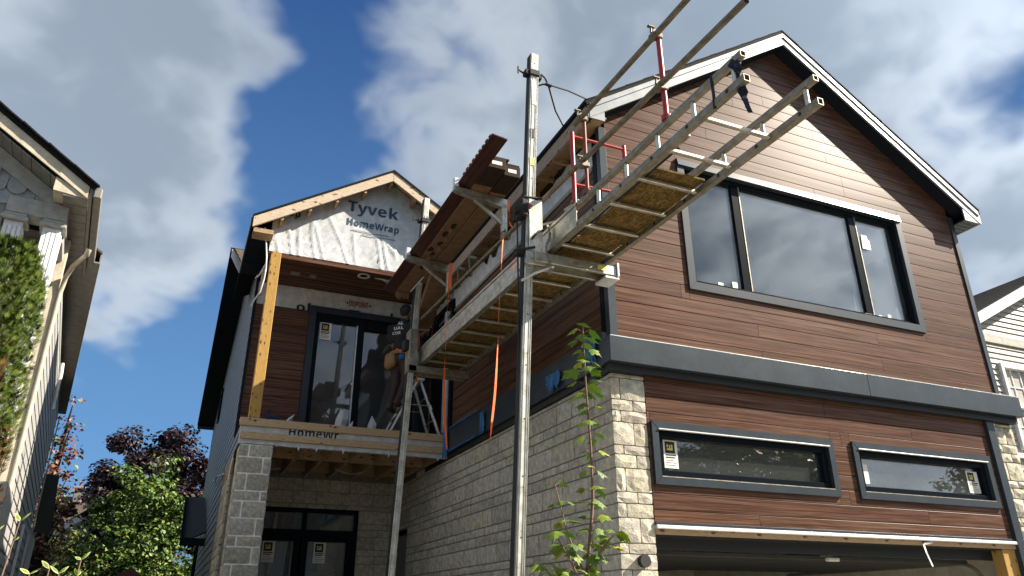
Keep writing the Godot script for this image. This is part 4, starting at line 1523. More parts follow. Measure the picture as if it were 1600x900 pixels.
	done(s, "loose_cable", M.whitepaint, H)
	s = begin()
	bx(s, Vector3(0.66, 6.1, -11.1), Vector3(0.70, 6.55, -10.98))
	done(s, "junction_board", M.lumber, H)

func ys_of(a: Array) -> Array: return a

# ------------------------------------------------------------------ neighbours
func build_left_neighbour() -> void:
	var N := thing("neighbour_house", "grey and beige sided house with scalloped gable and white fluted porch columns", "house")
	var az := deg_to_rad(-5.7)
	var d := Vector3(sin(az), 0, -cos(az))
	var r := Vector3(cos(az), 0, sin(az))
	N.transform = Transform3D(Basis(r, Vector3.UP, -d), Vector3.ZERO)
	var X := Vector3.RIGHT
	var Z := Vector3.BACK
	var s: SurfaceTool
	var ry := func(x: float) -> float: return 5.985 - 0.66 * (x + 0.58)
	var roof := part("porch_roof", N)
	s = begin()
	prism(s, [Vector3(-0.50, ry.call(-0.50) + 0.06, -8.42), Vector3(-3.6, ry.call(-3.6) + 0.06, -8.42), Vector3(-3.6, ry.call(-3.6), -8.42), Vector3(-0.50, ry.call(-0.50), -8.42)], Vector3(0, 0, -3.0))
	done(s, "shingle_slope", M.asphalt, roof)
	s = begin()
	for i in 22:
		var x0 := -0.48 - i * 0.14
		beam(s, Vector3(x0, ry.call(x0) + 0.065, -8.41), Vector3(x0 - 0.14, ry.call(x0 - 0.14) + 0.065 + 0.008 * (i % 2), -8.41), 0.05 + 0.015 * rng.randf(), 0.016)
	done(s, "shingle_edge", M.asphalt, roof)
	s = begin()
	prism(s, [Vector3(-0.57, ry.call(-0.57) - 0.005, -8.44), Vector3(-3.6, ry.call(-3.6) - 0.005, -8.44), Vector3(-3.6, ry.call(-3.6) - 0.185, -8.44), Vector3(-0.57, ry.call(-0.57) - 0.145, -8.44)], Vector3(0, 0, -0.025))
	done(s, "rake_board", M.beigetrim, roof)
	for i in 26:
		s = begin()
		var x0 := -0.86 - i * 0.105
		prism(s, [Vector3(x0, ry.call(x0) - 0.19, -8.465), Vector3(x0 - 0.10, ry.call(x0 - 0.10) - 0.19, -8.465), Vector3(x0 - 0.10, ry.call(x0 - 0.10) - 0.20 - 0.004 * (i % 2), -8.465), Vector3(x0, ry.call(x0) - 0.20 - 0.004 * (i % 2), -8.465)], Vector3(0, 0, -0.32))
		done(s, "soffit_panel", M.taupe, roof)
	s = begin()
	prism(s, [Vector3(-0.82, ry.call(-0.82) - 0.21, -8.78), Vector3(-3.6, ry.call(-3.6) - 0.21, -8.78), Vector3(-3.6, ry.call(-3.6) - 0.44, -8.78), Vector3(-0.82, ry.call(-0.82) - 0.40, -8.78)], Vector3(0, 0, -0.03))
	done(s, "frieze_board", M.nbgrey, roof)
	s = begin()
	prism(s, [Vector3(-0.56, 5.83, -8.46), Vector3(-0.56, 5.87, -8.46), Vector3(-0.90, 6.02, -8.46), Vector3(-0.90, 5.86, -8.46)], Vector3(0, 0, -0.3))
	done(s, "eave_return", M.beigetrim, roof)
	s = begin()
	bx(s, Vector3(-0.52, 5.85, -11.3), Vector3(-0.44, 5.975, -8.42), 0.01)
	bx(s, Vector3(-0.56, 5.83, -11.3), Vector3(-0.525, 5.97, -8.45))
	done(s, "gutter", M.taupe, roof)
	for i in 27:
		s = begin()
		bx(s, Vector3(-0.80, 5.825 + 0.004 * (i % 2), -11.3 + i * 0.105), Vector3(-0.565, 5.84, -11.3 + i * 0.105 + 0.102))
		done(s, "soffit_panel", M.taupe, roof)
	# scalloped shingles in the gable
	var gab := part("gable", N)
	s = begin()
	prism(s, [Vector3(-0.80, 5.72, -8.88), Vector3(-3.6, 5.72, -8.88), Vector3(-3.6, 7.7, -8.88), Vector3(-0.80, 5.87, -8.88)], Vector3(0, 0, 0.06))
	done(s, "backing", M.scallop, gab)
	for row in 9:
		for c in 16:
			var cx := -0.80 - c * 0.185 - (0.0925 if row % 2 == 1 else 0.0)
			var cy := 5.72 + row * 0.145
			if cy + 0.17 > ry.call(cx) - 0.36: continue
			var poly := []
			for i in 7:
				var a := PI + PI * i / 6.0
				poly.append(Vector3(cx + cos(a) * 0.089, cy + 0.085 + sin(a) * 0.085, -8.80 + 0.004 * (8 - row)))
			poly.append(Vector3(cx + 0.089, cy + 0.23, -8.815))
			poly.append(Vector3(cx - 0.089, cy + 0.23, -8.815))
			s = begin()
			var g := rng.randf_range(0.92, 1.08)
			tint = Color(g, g, g)
			prism(s, poly, Vector3(0, 0, -0.012))
			done(s, "shingle", M.scallop, gab)
	tint = Color(1, 1, 1)
	s = begin()
	bx(s, Vector3(-1.305, 5.65, -9.02), Vector3(-0.73, 5.84, -8.76), 0.006)
	bx(s, Vector3(-0.85, 5.50, -9.58), Vector3(-0.735, 5.838, -9.025), 0.006)
	done(s, "porch_beam", M.nbgrey, N)
	s = begin()
	bx(s, Vector3(-3.6, 5.50, -9.1), Vector3(-1.31, 5.83, -8.78))
	done(s, "porch_arch", M.taupe, N)
	for x in [-1.203, -0.843]:
		var col := part("porch_column", N)
		s = begin()
		bx(s, Vector3(x - 0.108, 5.61, -9.01), Vector3(x + 0.108, 5.648, -8.765), 0.006)
		bx(s, Vector3(x - 0.128, 5.565, -9.03), Vector3(x + 0.128, 5.607, -8.745), 0.006)
		done(s, "capital", M.nbgrey, col)
		s = begin()
		bx(s, Vector3(x - 0.087, 2.8, -8.97), Vector3(x + 0.087, 5.56, -8.80))
		for k in 4:
			bx(s, Vector3(x - 0.085 + k * 0.044, 2.8, -8.799), Vector3(x - 0.085 + k * 0.044 + 0.037, 5.50, -8.785), 0.006)
			bx(s, Vector3(x + 0.0875, 2.8, -8.967 + k * 0.042), Vector3(x + 0.100, 5.50, -8.967 + k * 0.042 + 0.035), 0.005)
		done(s, "shaft", M.whitepaint, col)
	s = begin()
	bx(s, Vector3(-3.6, 0, -9.58), Vector3(-0.62, 2.8, -8.45))
	done(s, "porch_base", M.nbgrey, N)
	# front wall beside the corner, the long flank
	var fw := part("front_wall", N)
	s = begin()
	bx(s, Vector3(-3.6, 0, -9.80), Vector3(-0.74, 5.86, -9.63))
	done(s, "sheathing", M.beige, fw)
	lap_rows(fw, Vector3(0, 0, -9.62), X, Z, 1.6, 40, 0.104, func(_y): return [-3.6, -0.84], M.beige, "siding_strip", 0.02)
	var fl := part("flank_wall", N)
	s = begin()
	bx(s, Vector3(-1.0, 0, -17.4), Vector3(-0.735, 5.50, -9.65))
	done(s, "sheathing", M.nbgrey, fl)
	lap_rows(fl, Vector3(-0.725, 0, 0), -Z, X, 1.2, 29, 0.15, func(_y): return [9.7, 17.38], M.nbgrey, "siding_strip", 0.006)
	s = begin()
	bx(s, Vector3(-0.835, 1.0, -9.70), Vector3(-0.70, 5.80, -9.585), 0.006)
	done(s, "corner_board", M.beigetrim, fl)
	s = begin()
	bx(s, Vector3(-0.70, 1.0, -17.5), Vector3(-0.68, 5.35, -17.36), 0.004)
	done(s, "corner_board", M.beigetrim, fl)
	s = begin()
	tube(s, [Vector3(-0.455, 5.42, -8.86), Vector3(-0.47, 5.35, -8.88), Vector3(-0.60, 5.38, -9.35), Vector3(-0.655, 5.31, -9.55), Vector3(-0.675, 5.1, -9.58), Vector3(-0.675, 1.0, -9.60)], 0.028, 8)
	done(s, "downspout", M.beigetrim, N)
	s = begin()
	tube(s, [Vector3(-0.69, 5.46, -13.84), Vector3(-0.675, 5.3, -13.85), Vector3(-0.675, 4.70, -13.88)], 0.03, 6)
	done(s, "vent_pipe", M.whitepaint, N)
	for q in [[14.25, 2.42, 2.97], [16.6, 2.41, 3.02]]:
		s = begin()
		bx(s, Vector3(-0.715, q[1] - 0.6, -q[0] - 0.12), Vector3(-0.675, q[2], -q[0]), 0.005)
		done(s, "window_jamb", M.whitepaint, N)
	var er := part("rear_roof", N)
	s = begin()
	prism(s, [Vector3(-0.385, 5.86, -10.3), Vector3(-0.61, 5.43, -17.45), Vector3(-0.95, 5.43, -17.45), Vector3(-0.95, 5.86, -10.3)], Vector3(0, 0.02, 0))
	done(s, "soffit", M.taupe, er)
	s = begin()
	prism(s, [Vector3(-0.37, 5.855, -10.3), Vector3(-0.595, 5.425, -17.47), Vector3(-0.595, 5.56, -17.47), Vector3(-0.37, 5.99, -10.3)], Vector3(-0.014, 0, 0))
	done(s, "eave_fascia", M.taupe, er)
	s = begin()
	bx(s, Vector3(-0.95, 5.42, -17.50), Vector3(-0.60, 5.60, -17.46))
	done(s, "eave_return", M.beigetrim, er)
	s = begin()
	prism(s, [Vector3(-0.37, 6.0, -10.3), Vector3(-0.60, 5.58, -17.5), Vector3(-3.6, 7.5, -17.5), Vector3(-3.6, 8.0, -10.3)], Vector3(0, 0.03, 0))
	done(s, "shingle_slope", M.brownshingle, er)
	s = begin()
	bx(s, Vector3(-3.7, 0, -17.4), Vector3(-3.55, 7.0, -9.62))
	bx(s, Vector3(-3.55, 0, -17.4), Vector3(-1.0, 5.4, -17.3))
	done(s, "end_wall", M.nbgrey, N)
	var bay := part("bay_roof", N)
	s = begin()
	prism(s, [Vector3(-0.50, 4.39, -19.1), Vector3(-0.50, 3.56, -23.1), Vector3(-0.75, 3.33, -19.9), Vector3(-0.75, 4.29, -18.2)], Vector3(0, 0.05, 0))
	done(s, "soffit_panel", M.soffit, bay)
	s = begin()
	bx(s, Vector3(-2.5, 0, -23.0), Vector3(-0.80, 3.4, -17.5))
	done(s, "rear_wing", M.nbgrey, N)

func build_right_neighbour() -> void:
	var N := thing("neighbour_house", "cream vinyl sided gabled house with white sash window and dark shingle roof", "house")
	var X := Vector3.RIGHT
	var Z := Vector3.BACK
	var z := -8.5
	var s: SurfaceTool
	var fy := func(x: float) -> float: return 6.80 + 0.505 * (x - 13.12)     # upper edge of the rake board
	var wall := part("gable_wall", N)
	s = begin()
	bx(s, Vector3(12.4, 0, z - 0.25), Vector3(20.6, 5.9, z - 0.03))
	prism(s, [Vector3(12.4, 5.9, z - 0.25), Vector3(20.6, 5.9, z - 0.25), Vector3(20.6, 6.6, z - 0.25), Vector3(16.5, 8.3, z - 0.25), Vector3(12.4, 6.2, z - 0.25)], Vector3(0, 0, 0.23))
	done(s, "sheathing", M.beige, wall)
	lap_rows(wall, Vector3(0, 0, z - 0.02), X, Z, 3.9, 22, 0.108, func(y):
		return [12.4, 13.43 if y < 5.83 and y > 4.1 else 15.4], M.beige, "siding_strip", 0.022)
	lap_rows(wall, Vector3(0, 0, z - 0.02), X, Z, 6.42, 16, 0.108, func(y): return [max(12.4, 13.12 + (y - 6.70) / 0.505), 15.4], M.beige, "siding_strip", 0.022)
	lap_rows(wall, Vector3(0, 0, z - 0.02), X, Z, 4.2, 15, 0.108, func(_y): return [14.35, 15.4], M.beige, "siding_strip", 0.022)
	s = begin()
	bx(s, Vector3(12.4, 6.24, z - 0.02), Vector3(15.4, 6.41, z + 0.03), 0.006)
	done(s, "belt_board", M.beige, wall)
	var win := part("sash_window", N)
	s = begin()
	var x0 := 13.45
	var x1 := 14.33
	for q in [[x0, 4.27, x0 + 0.085, 5.86], [x1 - 0.085, 4.27, x1, 5.86], [x0 + 0.085, 5.77, x1 - 0.085, 5.86], [x0 + 0.085, 4.27, x1 - 0.085, 4.36], [x0 + 0.085, 5.02, x1 - 0.085, 5.10]]:
		bx(s, Vector3(q[0], q[1], z - 0.06), Vector3(q[2], q[3], z + 0.05), 0.006)
	done(s, "frame", M.whitepaint, win)
	s = begin()
	for k in 2:
		var yb := 4.36 + 0.74 * k
		bx(s, Vector3(x0 + 0.085 + 0.23, yb, z - 0.03), Vector3(x0 + 0.105 + 0.23, yb + 0.66, z - 0.015))
		bx(s, Vector3(x0 + 0.085 + 0.47, yb, z - 0.03), Vector3(x0 + 0.105 + 0.47, yb + 0.66, z - 0.015))
		bx(s, Vector3(x0 + 0.085, yb + 0.32, z - 0.03), Vector3(x1 - 0.085, yb + 0.34, z - 0.014))
	done(s, "muntin", M.whitepaint, win)
	pane(win, Vector3(x0 + 0.085, 4.36, z - 0.035), Vector3(x1 - 0.085, 5.77, z - 0.035))
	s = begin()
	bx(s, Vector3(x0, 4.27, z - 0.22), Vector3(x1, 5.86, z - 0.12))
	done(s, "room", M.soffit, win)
	s = begin()
	bx(s, Vector3(12.4, 4.10, z - 0.02), Vector3(15.4, 4.19, z + 0.06), 0.008)
	done(s, "sill_band", M.whitepaint, wall)
	masonry(wall, Vector3(12.6, 0, z - 0.02), X, Z, 2.8, ys_of([4.09, 3.90, 3.72, 3.52, 3.38, 3.18, 3.0]), 0.03, M.stone, 0.28, 0.6)
	var roof := part("gable_roof", N)
	s = begin()
	prism(s, [Vector3(12.6, fy.call(12.6), z + 0.26), Vector3(16.5, fy.call(16.5), z + 0.26), Vector3(16.5, fy.call(16.5) - 0.21, z + 0.26), Vector3(12.6, fy.call(12.6) - 0.21, z + 0.26)], Vector3(0, 0, -0.03))
	done(s, "rake_board", M.whitepaint, roof)
	s = begin()
	prism(s, [Vector3(12.6, fy.call(12.6) - 0.17, z + 0.23), Vector3(16.5, fy.call(16.5) - 0.17, z + 0.23), Vector3(16.5, fy.call(16.5) - 0.19, z + 0.23), Vector3(12.6, fy.call(12.6) - 0.19, z + 0.23)], Vector3(0, 0, -0.28))
	done(s, "rake_soffit", M.taupe, roof)
	for i in 24:      # dark shingles in courses up the slope
		s = begin()
		var g := rng.randf_range(0.8, 1.2)
		tint = Color(g, g, g)
		var xa := 12.55 + i * 0.158
		prism(s, [Vector3(xa, fy.call(xa) + 0.028, z + 0.27), Vector3(xa + 0.18, fy.call(xa + 0.18) + 0.016, z + 0.27), Vector3(xa + 0.18, fy.call(xa + 0.18) + 0.004, z + 0.27), Vector3(xa, fy.call(xa) + 0.004, z + 0.27)], Vector3(0, 0, -7.0))
		done(s, "shingle_course", M.shingle, roof)
	tint = Color(1, 1, 1)
	s = begin()
	bx(s, Vector3(12.5, 0, -18.0), Vector3(20.5, 5.9, -8.8))
	done(s, "body", M.beige, N)

# ------------------------------------------------------------------ far things, and what stands across the street
func build_far() -> void:
	var s: SurfaceTool
	var F := thing("distant_house", "far brown roofed house with a stub chimney between the trees", "house")
	s = begin()
	prism(s, [Vector3(-9.0, 4.2, -38.0), Vector3(-1.5, 4.2, -38.0), Vector3(-1.5, 6.75, -41.5), Vector3(-7.0, 6.75, -41.5)], Vector3(0, 0.08, 0.02))
	done(s, "shingle_slope", M.brownshingle, F)
	s = begin()
	prism(s, [Vector3(-5.2, 4.3, -37.0), Vector3(-3.4, 5.75, -37.4), Vector3(-3.4, 5.75, -40.0), Vector3(-5.2, 4.3, -40.0)], Vector3(0, 0.08, 0.02))
	done(s, "shingle_slope", M.brownshingle, F)
	s = begin()
	beam(s, Vector3(-4.75, 4.62, -36.95), Vector3(-3.5, 5.45, -36.95), 0.05, 0.22)
	done(s, "rake_board", M.whitepaint, F)
	s = begin()
	bx(s, Vector3(-9.0, 0, -44.0), Vector3(-1.5, 4.2, -38.3))
	prism(s, [Vector3(-5.2, 4.2, -37.2), Vector3(-1.8, 4.2, -37.2), Vector3(-3.4, 5.5, -37.2)], Vector3(0, 0, -0.9))
	done(s, "wall", M.nbgrey, F)
	s = begin()
	bx(s, Vector3(-4.42, 6.5, -41.2), Vector3(-4.04, 7.16, -40.8), 0.03)
	bx(s, Vector3(-4.50, 7.10, -41.3), Vector3(-3.96, 7.22, -40.7), 0.03)
	done(s, "chimney", M.taupe, F)
	var R := thing("garden_shed", "small shed with a pointed brick red roof before the green maple", "shed")
	s = begin()
	var top := Vector3(-0.76, 2.78, -22.0)
	var base := [Vector3(-1.75, 2.05, -21.3), Vector3(0.2, 2.05, -21.3), Vector3(0.2, 2.05, -23.0), Vector3(-1.75, 2.05, -23.0)]
	for i in 4: face(s, [base[i], base[(i + 1) % 4], top])
	done(s, "roof", M.brickred, R)
	s = begin()
	bx(s, Vector3(-1.6, 0, -22.85), Vector3(0.05, 2.05, -21.45))
	done(s, "wall", M.joist, R)
	tree("maple_tree", "dark purple leaved maple standing behind the green maple", Vector3(-0.95, 0, -36.0), Vector3(3.6, 4.2, 2.6), 5.4, 42000, 0.18, [Color(0.022, 0.010, 0.014), Color(0.036, 0.015, 0.019), Color(0.014, 0.008, 0.012)], M.darkfoliage, 3, "trees behind the houses")
	tree("maple_tree", "bright green leafy maple between the two houses", Vector3(-0.95, 0, -27.5), Vector3(2.2, 3.4, 1.8), 2.9, 21000, 0.13, [Color(0.05, 0.10, 0.018), Color(0.095, 0.15, 0.025), Color(0.035, 0.075, 0.012), Color(0.14, 0.17, 0.03)], M.foliage, 4, "trees behind the houses")
	tree("young_tree", "thin young tree with reddish leaves beside the grey neighbour house", Vector3(-3.15, 0, -24.0), Vector3(0.62, 3.3, 0.7), 4.0, 2300, 0.12, [Color(0.13, 0.045, 0.03), Color(0.16, 0.07, 0.03), Color(0.07, 0.11, 0.02), Color(0.10, 0.025, 0.03)], M.foliage, 5, "trees behind the houses")
	tree("low_tree", "low yellow green bush below the far brown roof", Vector3(-3.1, 0, -30.0), Vector3(1.7, 2.0, 1.4), 2.4, 4500, 0.13, [Color(0.11, 0.13, 0.03), Color(0.16, 0.15, 0.035), Color(0.06, 0.09, 0.02)], M.foliage, 6, "trees behind the houses")
	# across the street, seen in the panes
	tree("street_tree", "broad dark street tree across the road reflected in the panes", Vector3(27.5, 0, 20.0), Vector3(6.6, 6.2, 4.5), 6.4, 12000, 0.42, [Color(0.03, 0.055, 0.012), Color(0.05, 0.08, 0.018)], M.foliage, 7, "trees across the road")
	tree("street_tree", "rounded dark street tree farther along the road across the way", Vector3(47.0, 0, 19.0), Vector3(5.0, 5.4, 4.5), 6.6, 6000, 0.34, [Color(0.03, 0.055, 0.012), Color(0.05, 0.08, 0.018)], M.foliage, 8, "trees across the road")
	var O := thing("house_across", "dark roofed house across the road mirrored in the patio door", "house")
	s = begin()
	prism(s, [Vector3(-1.0, 6.0, 19.0), Vector3(15.0, 6.0, 19.0), Vector3(12.0, 13.2, 24.0), Vector3(5.2, 13.2, 24.0)], Vector3(0, 0.1, 0.05))
	prism(s, [Vector3(-1.0, 6.0, 29.0), Vector3(-1.0, 6.0, 19.0), Vector3(5.2, 13.2, 24.0)], Vector3(-0.05, 0.1, 0))
	done(s, "roof", M.shingle, O)
	s = begin()
	bx(s, Vector3(-0.5, 0, 19.5), Vector3(14.5, 6.1, 29.0))
	done(s, "wall", M.nbgrey, O)
	s = begin()
	bx(s, Vector3(5.6, 12.6, 24.0), Vector3(6.1, 14.0, 24.5))
	done(s, "chimney", M.brickred, O)

# crown of many small leaves gathered in clumps round limbs, on a tapered trunk
func tree(called: String, label: String, at: Vector3, rad: Vector3, mid: float, n: int, size: float, cols: Array, m: Material, sd: int, group: String) -> void:
	var N := thing(called, label, "tree", group, at)
	var r := RandomNumberGenerator.new()
	r.seed = sd
	var s := begin()
	tube(s, [Vector3(0, 0, 0), Vector3(0.05, mid * 0.5, 0.03), Vector3(-0.04, mid * 0.9, 0), Vector3(0, mid + rad.y * 0.6, 0.02)], 0.035 * mid + 0.03, 9, 0.03)
	done(s, "trunk", M.bark, N)
	var clumps := []
	var nc := 170
	for i in nc:
		var d := Vector3(r.randfn(), r.randfn(), r.randfn()).normalized()
		var k := pow(r.randf(), 0.40) * r.randf_range(0.88, 1.1)
		var p := Vector3(d.x * rad.x, d.y * rad.y, d.z * rad.z) * k
		p.x *= 1.0 - 0.35 * clamp(p.y / rad.y, 0, 1)
		clumps.append([p + Vector3(0, mid, 0), r.randf_range(0.10, 0.30) * (rad.x + rad.y) * 0.40])
	s = begin()
	for i in range(0, nc, 5):
		var c: Vector3 = clumps[i][0]
		var y0: float = clamp(c.y - rad.y * 0.5, mid - rad.y * 0.9, c.y)
		tube(s, [Vector3(0, y0, 0), Vector3(c.x * 0.5, lerp(y0, c.y, 0.65), c.z * 0.5), c], 0.035 + 0.006 * mid, 5, 0.008)
	done(s, "branch", M.bark, N)
	s = begin()
	for i in n:
		var cl: Array = clumps[r.randi() % nc]
		var d := Vector3(r.randfn(), r.randfn(), r.randfn()).normalized()
		var p: Vector3 = cl[0] + d * cl[1] * pow(r.randf(), 0.38) * Vector3(1, 0.72, 1)
		var up := (d * 0.7 + Vector3(r.randfn() * 0.55, 0.75, r.randfn() * 0.55)).normalized()
		var t := up.cross(Vector3(r.randfn(), r.randfn(), r.randfn())).normalized()
		var b := up.cross(t)
		var L := size * r.randf_range(0.65, 1.3)
		var c: Color = cols[r.randi() % cols.size()]
		var g := r.randf_range(0.75, 1.25)
		tint = Color(c.r * g, c.g * g, c.b * g)
		var q := [p - t * L * 0.5, p - b * L * 0.36 + up * L * 0.08, p + t * L * 0.55, p + b * L * 0.36 + up * L * 0.08]
		face(s, [q[0], q[1], q[2]], (up + b * 0.2).normalized(), [Vector2(0, 0), Vector2(1, 0), Vector2(1, 1)])
		face(s, [q[0], q[2], q[3]], (up - b * 0.2).normalized(), [Vector2(0, 0), Vector2(1, 1), Vector2(0, 1)])
	tint = Color(1, 1, 1)
	stuff(done(s, "crown", m, N))

# ------------------------------------------------------------------ scaffold along the side of the house
func pole_at(z: float, y: float) -> Vector3: return Vector3(2.36 + 0.0425 * y, y, z)
func rail_x(z: float) -> float: return 2.85 + (z + 2.85) * 0.0233     # outer line of the platform

func build_scaffold() -> void:
	var s: SurfaceTool
	# poles
	for q in [["scaffold_pole", "tall worn aluminium scaffold pole carrying the crank jack by the platform", -5.5, 6.92], ["scaffold_pole", "grey aluminium scaffold pole beside the stepladder and worker", -9.2, 7.22]]:
		var z: float = q[2]
		var P := thing(q[0], q[1], "scaffold pole", "aluminium scaffold poles")
		var a := pole_at(z, 0.0)
		var b := pole_at(z, q[3])
		s = begin()
		beam(s, a, b, 0.082, 0.082, 0.006, Vector3.BACK)
		done(s, "shaft", M.alubright, P)
		s = begin()
		for k in [-0.027, 0.012, 0.030]:
			beam(s, a + Vector3(k, 0.02, 0.0425), b + Vector3(k, -0.3, 0.0425), 0.005, 0.006, 0.0, Vector3.BACK)
		done(s, "ridge", M.alu, P)
		s = begin()
		beam(s, a + Vector3(-0.047, 0.02, 0.0), b + Vector3(-0.047, -0.02, 0.0), 0.012, 0.078, 0.003, Vector3.BACK)
		done(s, "rubber_strip", M.rubber, P)
		# clamp near the top
		var ct: float = 6.66 if z > -6 else 6.84
		var c := pole_at(z, ct)
		s = begin()
		bx(s, c + Vector3(-0.055, -0.03, 0.035), c + Vector3(0.052, 0.035, 0.062), 0.004)
		bx(s, c + Vector3(-0.10, -0.03, -0.03), c + Vector3(-0.055, 0.03, 0.05), 0.006)
		bx(s, c + Vector3(0.045, -0.04, -0.03), c + Vector3(0.09, 0.03, 0.03), 0.006)
		tube(s, [c + Vector3(-0.10, 0, 0.0), c + Vector3(-0.17, 0.01, 0.02)], 0.010, 6)
		tube(s, [c + Vector3(-0.17, -0.035, 0.02), c + Vector3(-0.17, 0.05, 0.02)], 0.008, 6)
		done(s, "clamp", M.rubber, P)
		if z > -6:
			for e in [[5.93, 0.05, 0.10, M.black], [5.60, 0.045, 0.085, M.yellow], [6.42, 0.05, 0.30, M.sticker]]:
				var p := pole_at(z, e[0])
				s = begin()
				bx(s, p + Vector3(-e[1] * 0.5, -e[2] * 0.5, 0.0445), p + Vector3(e[1] * 0.5, e[2] * 0.5, 0.0452))
				done(s, "sticker", e[3], P)
			s = begin()
			var y := 0.35
			while y < 6.8:
				var p := pole_at(z, y)
				tube(s, [p + Vector3(0, 0, 0.040), p + Vector3(0, 0, 0.0435)], 0.006, 8)
				y += 0.46
			done(s, "rivet", M.rubber, P)
	# crank jack on the near pole
	var J := thing("pump_jack", "crank driven pump jack with black mechanism clamped on the tall pole", "pump jack", "pump jacks on the poles")
	var c := pole_at(-5.5, 4.9)
	s = begin()
	bx(s, Vector3(c.x - 0.02, 4.62, -5.452), Vector3(c.x + 0.115, 5.17, -5.432), 0.004)
	bx(s, Vector3(c.x + 0.09, 4.62, -5.56), Vector3(c.x + 0.112, 5.17, -5.453), 0.004)
	done(s, "side_plate", M.alubright, J)
	s = begin()
	bx(s, Vector3(c.x - 0.06, 4.50, -5.62), Vector3(c.x + 0.14, 4.63, -5.42), 0.006)
	done(s, "lower_shoe", M.alu, J)
	s = begin()
	bx(s, Vector3(c.x + 0.02, 4.90, -5.4318), Vector3(c.x + 0.075, 5.02, -5.4308))
	done(s, "sticker", M.sticker, J)
	s = begin()
	bx(s, Vector3(c.x - 0.10, 4.98, -5.56), Vector3(c.x - 0.03, 5.16, -5.42), 0.015)
	tube(s, [Vector3(c.x - 0.12, 5.07, -5.50), Vector3(c.x - 0.02, 5.07, -5.43)], 0.055, 10)
	tube(s, [Vector3(c.x - 0.06, 5.19, -5.45), Vector3(c.x + 0.12, 5.20, -5.44)], 0.010, 6)
	bx(s, Vector3(c.x - 0.13, 4.60, -5.54), Vector3(c.x - 0.05, 4.66, -5.44), 0.008)
	tube(s, [Vector3(c.x - 0.16, 4.62, -5.46), Vector3(c.x + 0.02, 4.66, -5.40)], 0.012, 6)
	tube(s, [Vector3(c.x - 0.115, 4.98, -5.49), Vector3(c.x - 0.10, 4.0, -5.5), Vector3(c.x - 0.13, 2.0, -5.5)], 0.008, 5)
	tube(s, [Vector3(c.x + 0.0, 4.75, -5.425), Vector3(c.x + 0.06, 4.83, -5.42), Vector3(c.x + 0.12, 4.87, -5.43)], 0.009, 5)
	done(s, "mechanism", M.rubber, J)
	s = begin()
	tube(s, [Vector3(c.x - 0.02, 5.075, -5.425), Vector3(c.x - 0.02, 5.075, -5.405)], 0.022, 10)
	done(s, "release_knob", M.redpaint, J)
	s = begin()
	tube(s, [Vector3(c.x - 0.15, 5.02, -5.47), Vector3(c.x - 0.15, 4.93, -5.47)], 0.014, 6)
	done(s, "crank_stub", M.rubber, J)
	s = begin()
	tube(s, [Vector3(c.x + 0.11, 4.93, -5.47), Vector3(3.0, 5.10, -5.52), Vector3(3.03, 5.22, -5.50)], 0.016, 8)
	done(s, "crank", M.rubber, J)
	s = begin()
	tube(s, [Vector3(2.99, 5.19, -5.55), Vector3(3.08, 5.25, -5.42)], 0.03, 8)
	for k in 5:
		var a := TAU * k / 5
		bx(s, Vector3(3.05 + cos(a) * 0.04 - 0.012, 5.235 + sin(a) * 0.04 - 0.012, -5.48), Vector3(3.05 + cos(a) * 0.04 + 0.012, 5.235 + sin(a) * 0.04 + 0.012, -5.44), 0.004)
	done(s, "crank_handle", M.aludull, J)
	# arm that carries the platform: two channels and an end plate
	s = begin()
	bx(s, Vector3(c.x + 0.02, 4.53, -5.44), Vector3(3.42, 4.625, -5.405), 0.004)
	bx(s, Vector3(c.x + 0.02, 4.53, -5.60), Vector3(3.42, 4.625, -5.565), 0.004)
	bx(s, Vector3(c.x + 0.02, 4.615, -5.56), Vector3(3.42, 4.628, -5.445))
	done(s, "arm", M.alu, J)
	s = begin()
	bx(s, Vector3(2.98, 4.555, -5.404), Vector3(3.22, 4.60, -5.396), 0.004)
	done(s, "arm_slot", M.aludull, J)
	s = begin()
	bx(s, Vector3(3.22, 4.555, -5.395), Vector3(3.31, 4.60, -5.393))
	done(s, "sticker", M.yellow, J)
	s = begin()
	bx(s, Vector3(3.425, 4.52, -5.61), Vector3(3.45, 4.66, -5.39), 0.004)
	bx(s, Vector3(3.30, 4.49, -5.60), Vector3(3.45, 4.515, -5.40), 0.004)
	done(s, "end_plate", M.whitemetal, J)
	s = begin()
	for i in 14:
		var y := 4.90 - i * 0.036
		var p := Vector3(c.x + 0.15 + 0.02 * sin(i * 0.7), y, -5.40)
		bx(s, p - Vector3(0.012, 0.016, 0.006), p + Vector3(0.012, 0.016, 0.006), 0.004)
	done(s, "chain", M.aludull, J)
	s = begin()
	tube(s, [Vector3(c.x + 0.20, 4.50, -5.40), Vector3(c.x + 0.03, 4.42, -5.43), Vector3(c.x - 0.10, 4.33, -5.44)], 0.012, 6)
	done(s, "brace_rod", M.whitemetal, J)
	J = thing("pump_jack", "plain jack arm holding the far platform end beside the stepladder", "pump jack", "pump jacks on the poles")
	s = begin()
	bx(s, Vector3(2.50, 4.56, -9.14), Vector3(3.34, 4.65, -9.10), 0.004)
	bx(s, Vector3(2.50, 4.56, -9.30), Vector3(3.34, 4.65, -9.26), 0.004)
	done(s, "arm", M.aludull, J)
	s = begin()
	bx(s, Vector3(2.50, 4.56, -9.30), Vector3(2.62, 5.15, -9.10), 0.01)
	done(s, "side_plate", M.aludull, J)
	s = begin()
	bx(s, Vector3(2.44, 4.86, -9.27), Vector3(2.50, 5.0, -9.12), 0.01)
	done(s, "mechanism", M.rubber, J)
	build_platform()
	build_rails()
	build_rack()
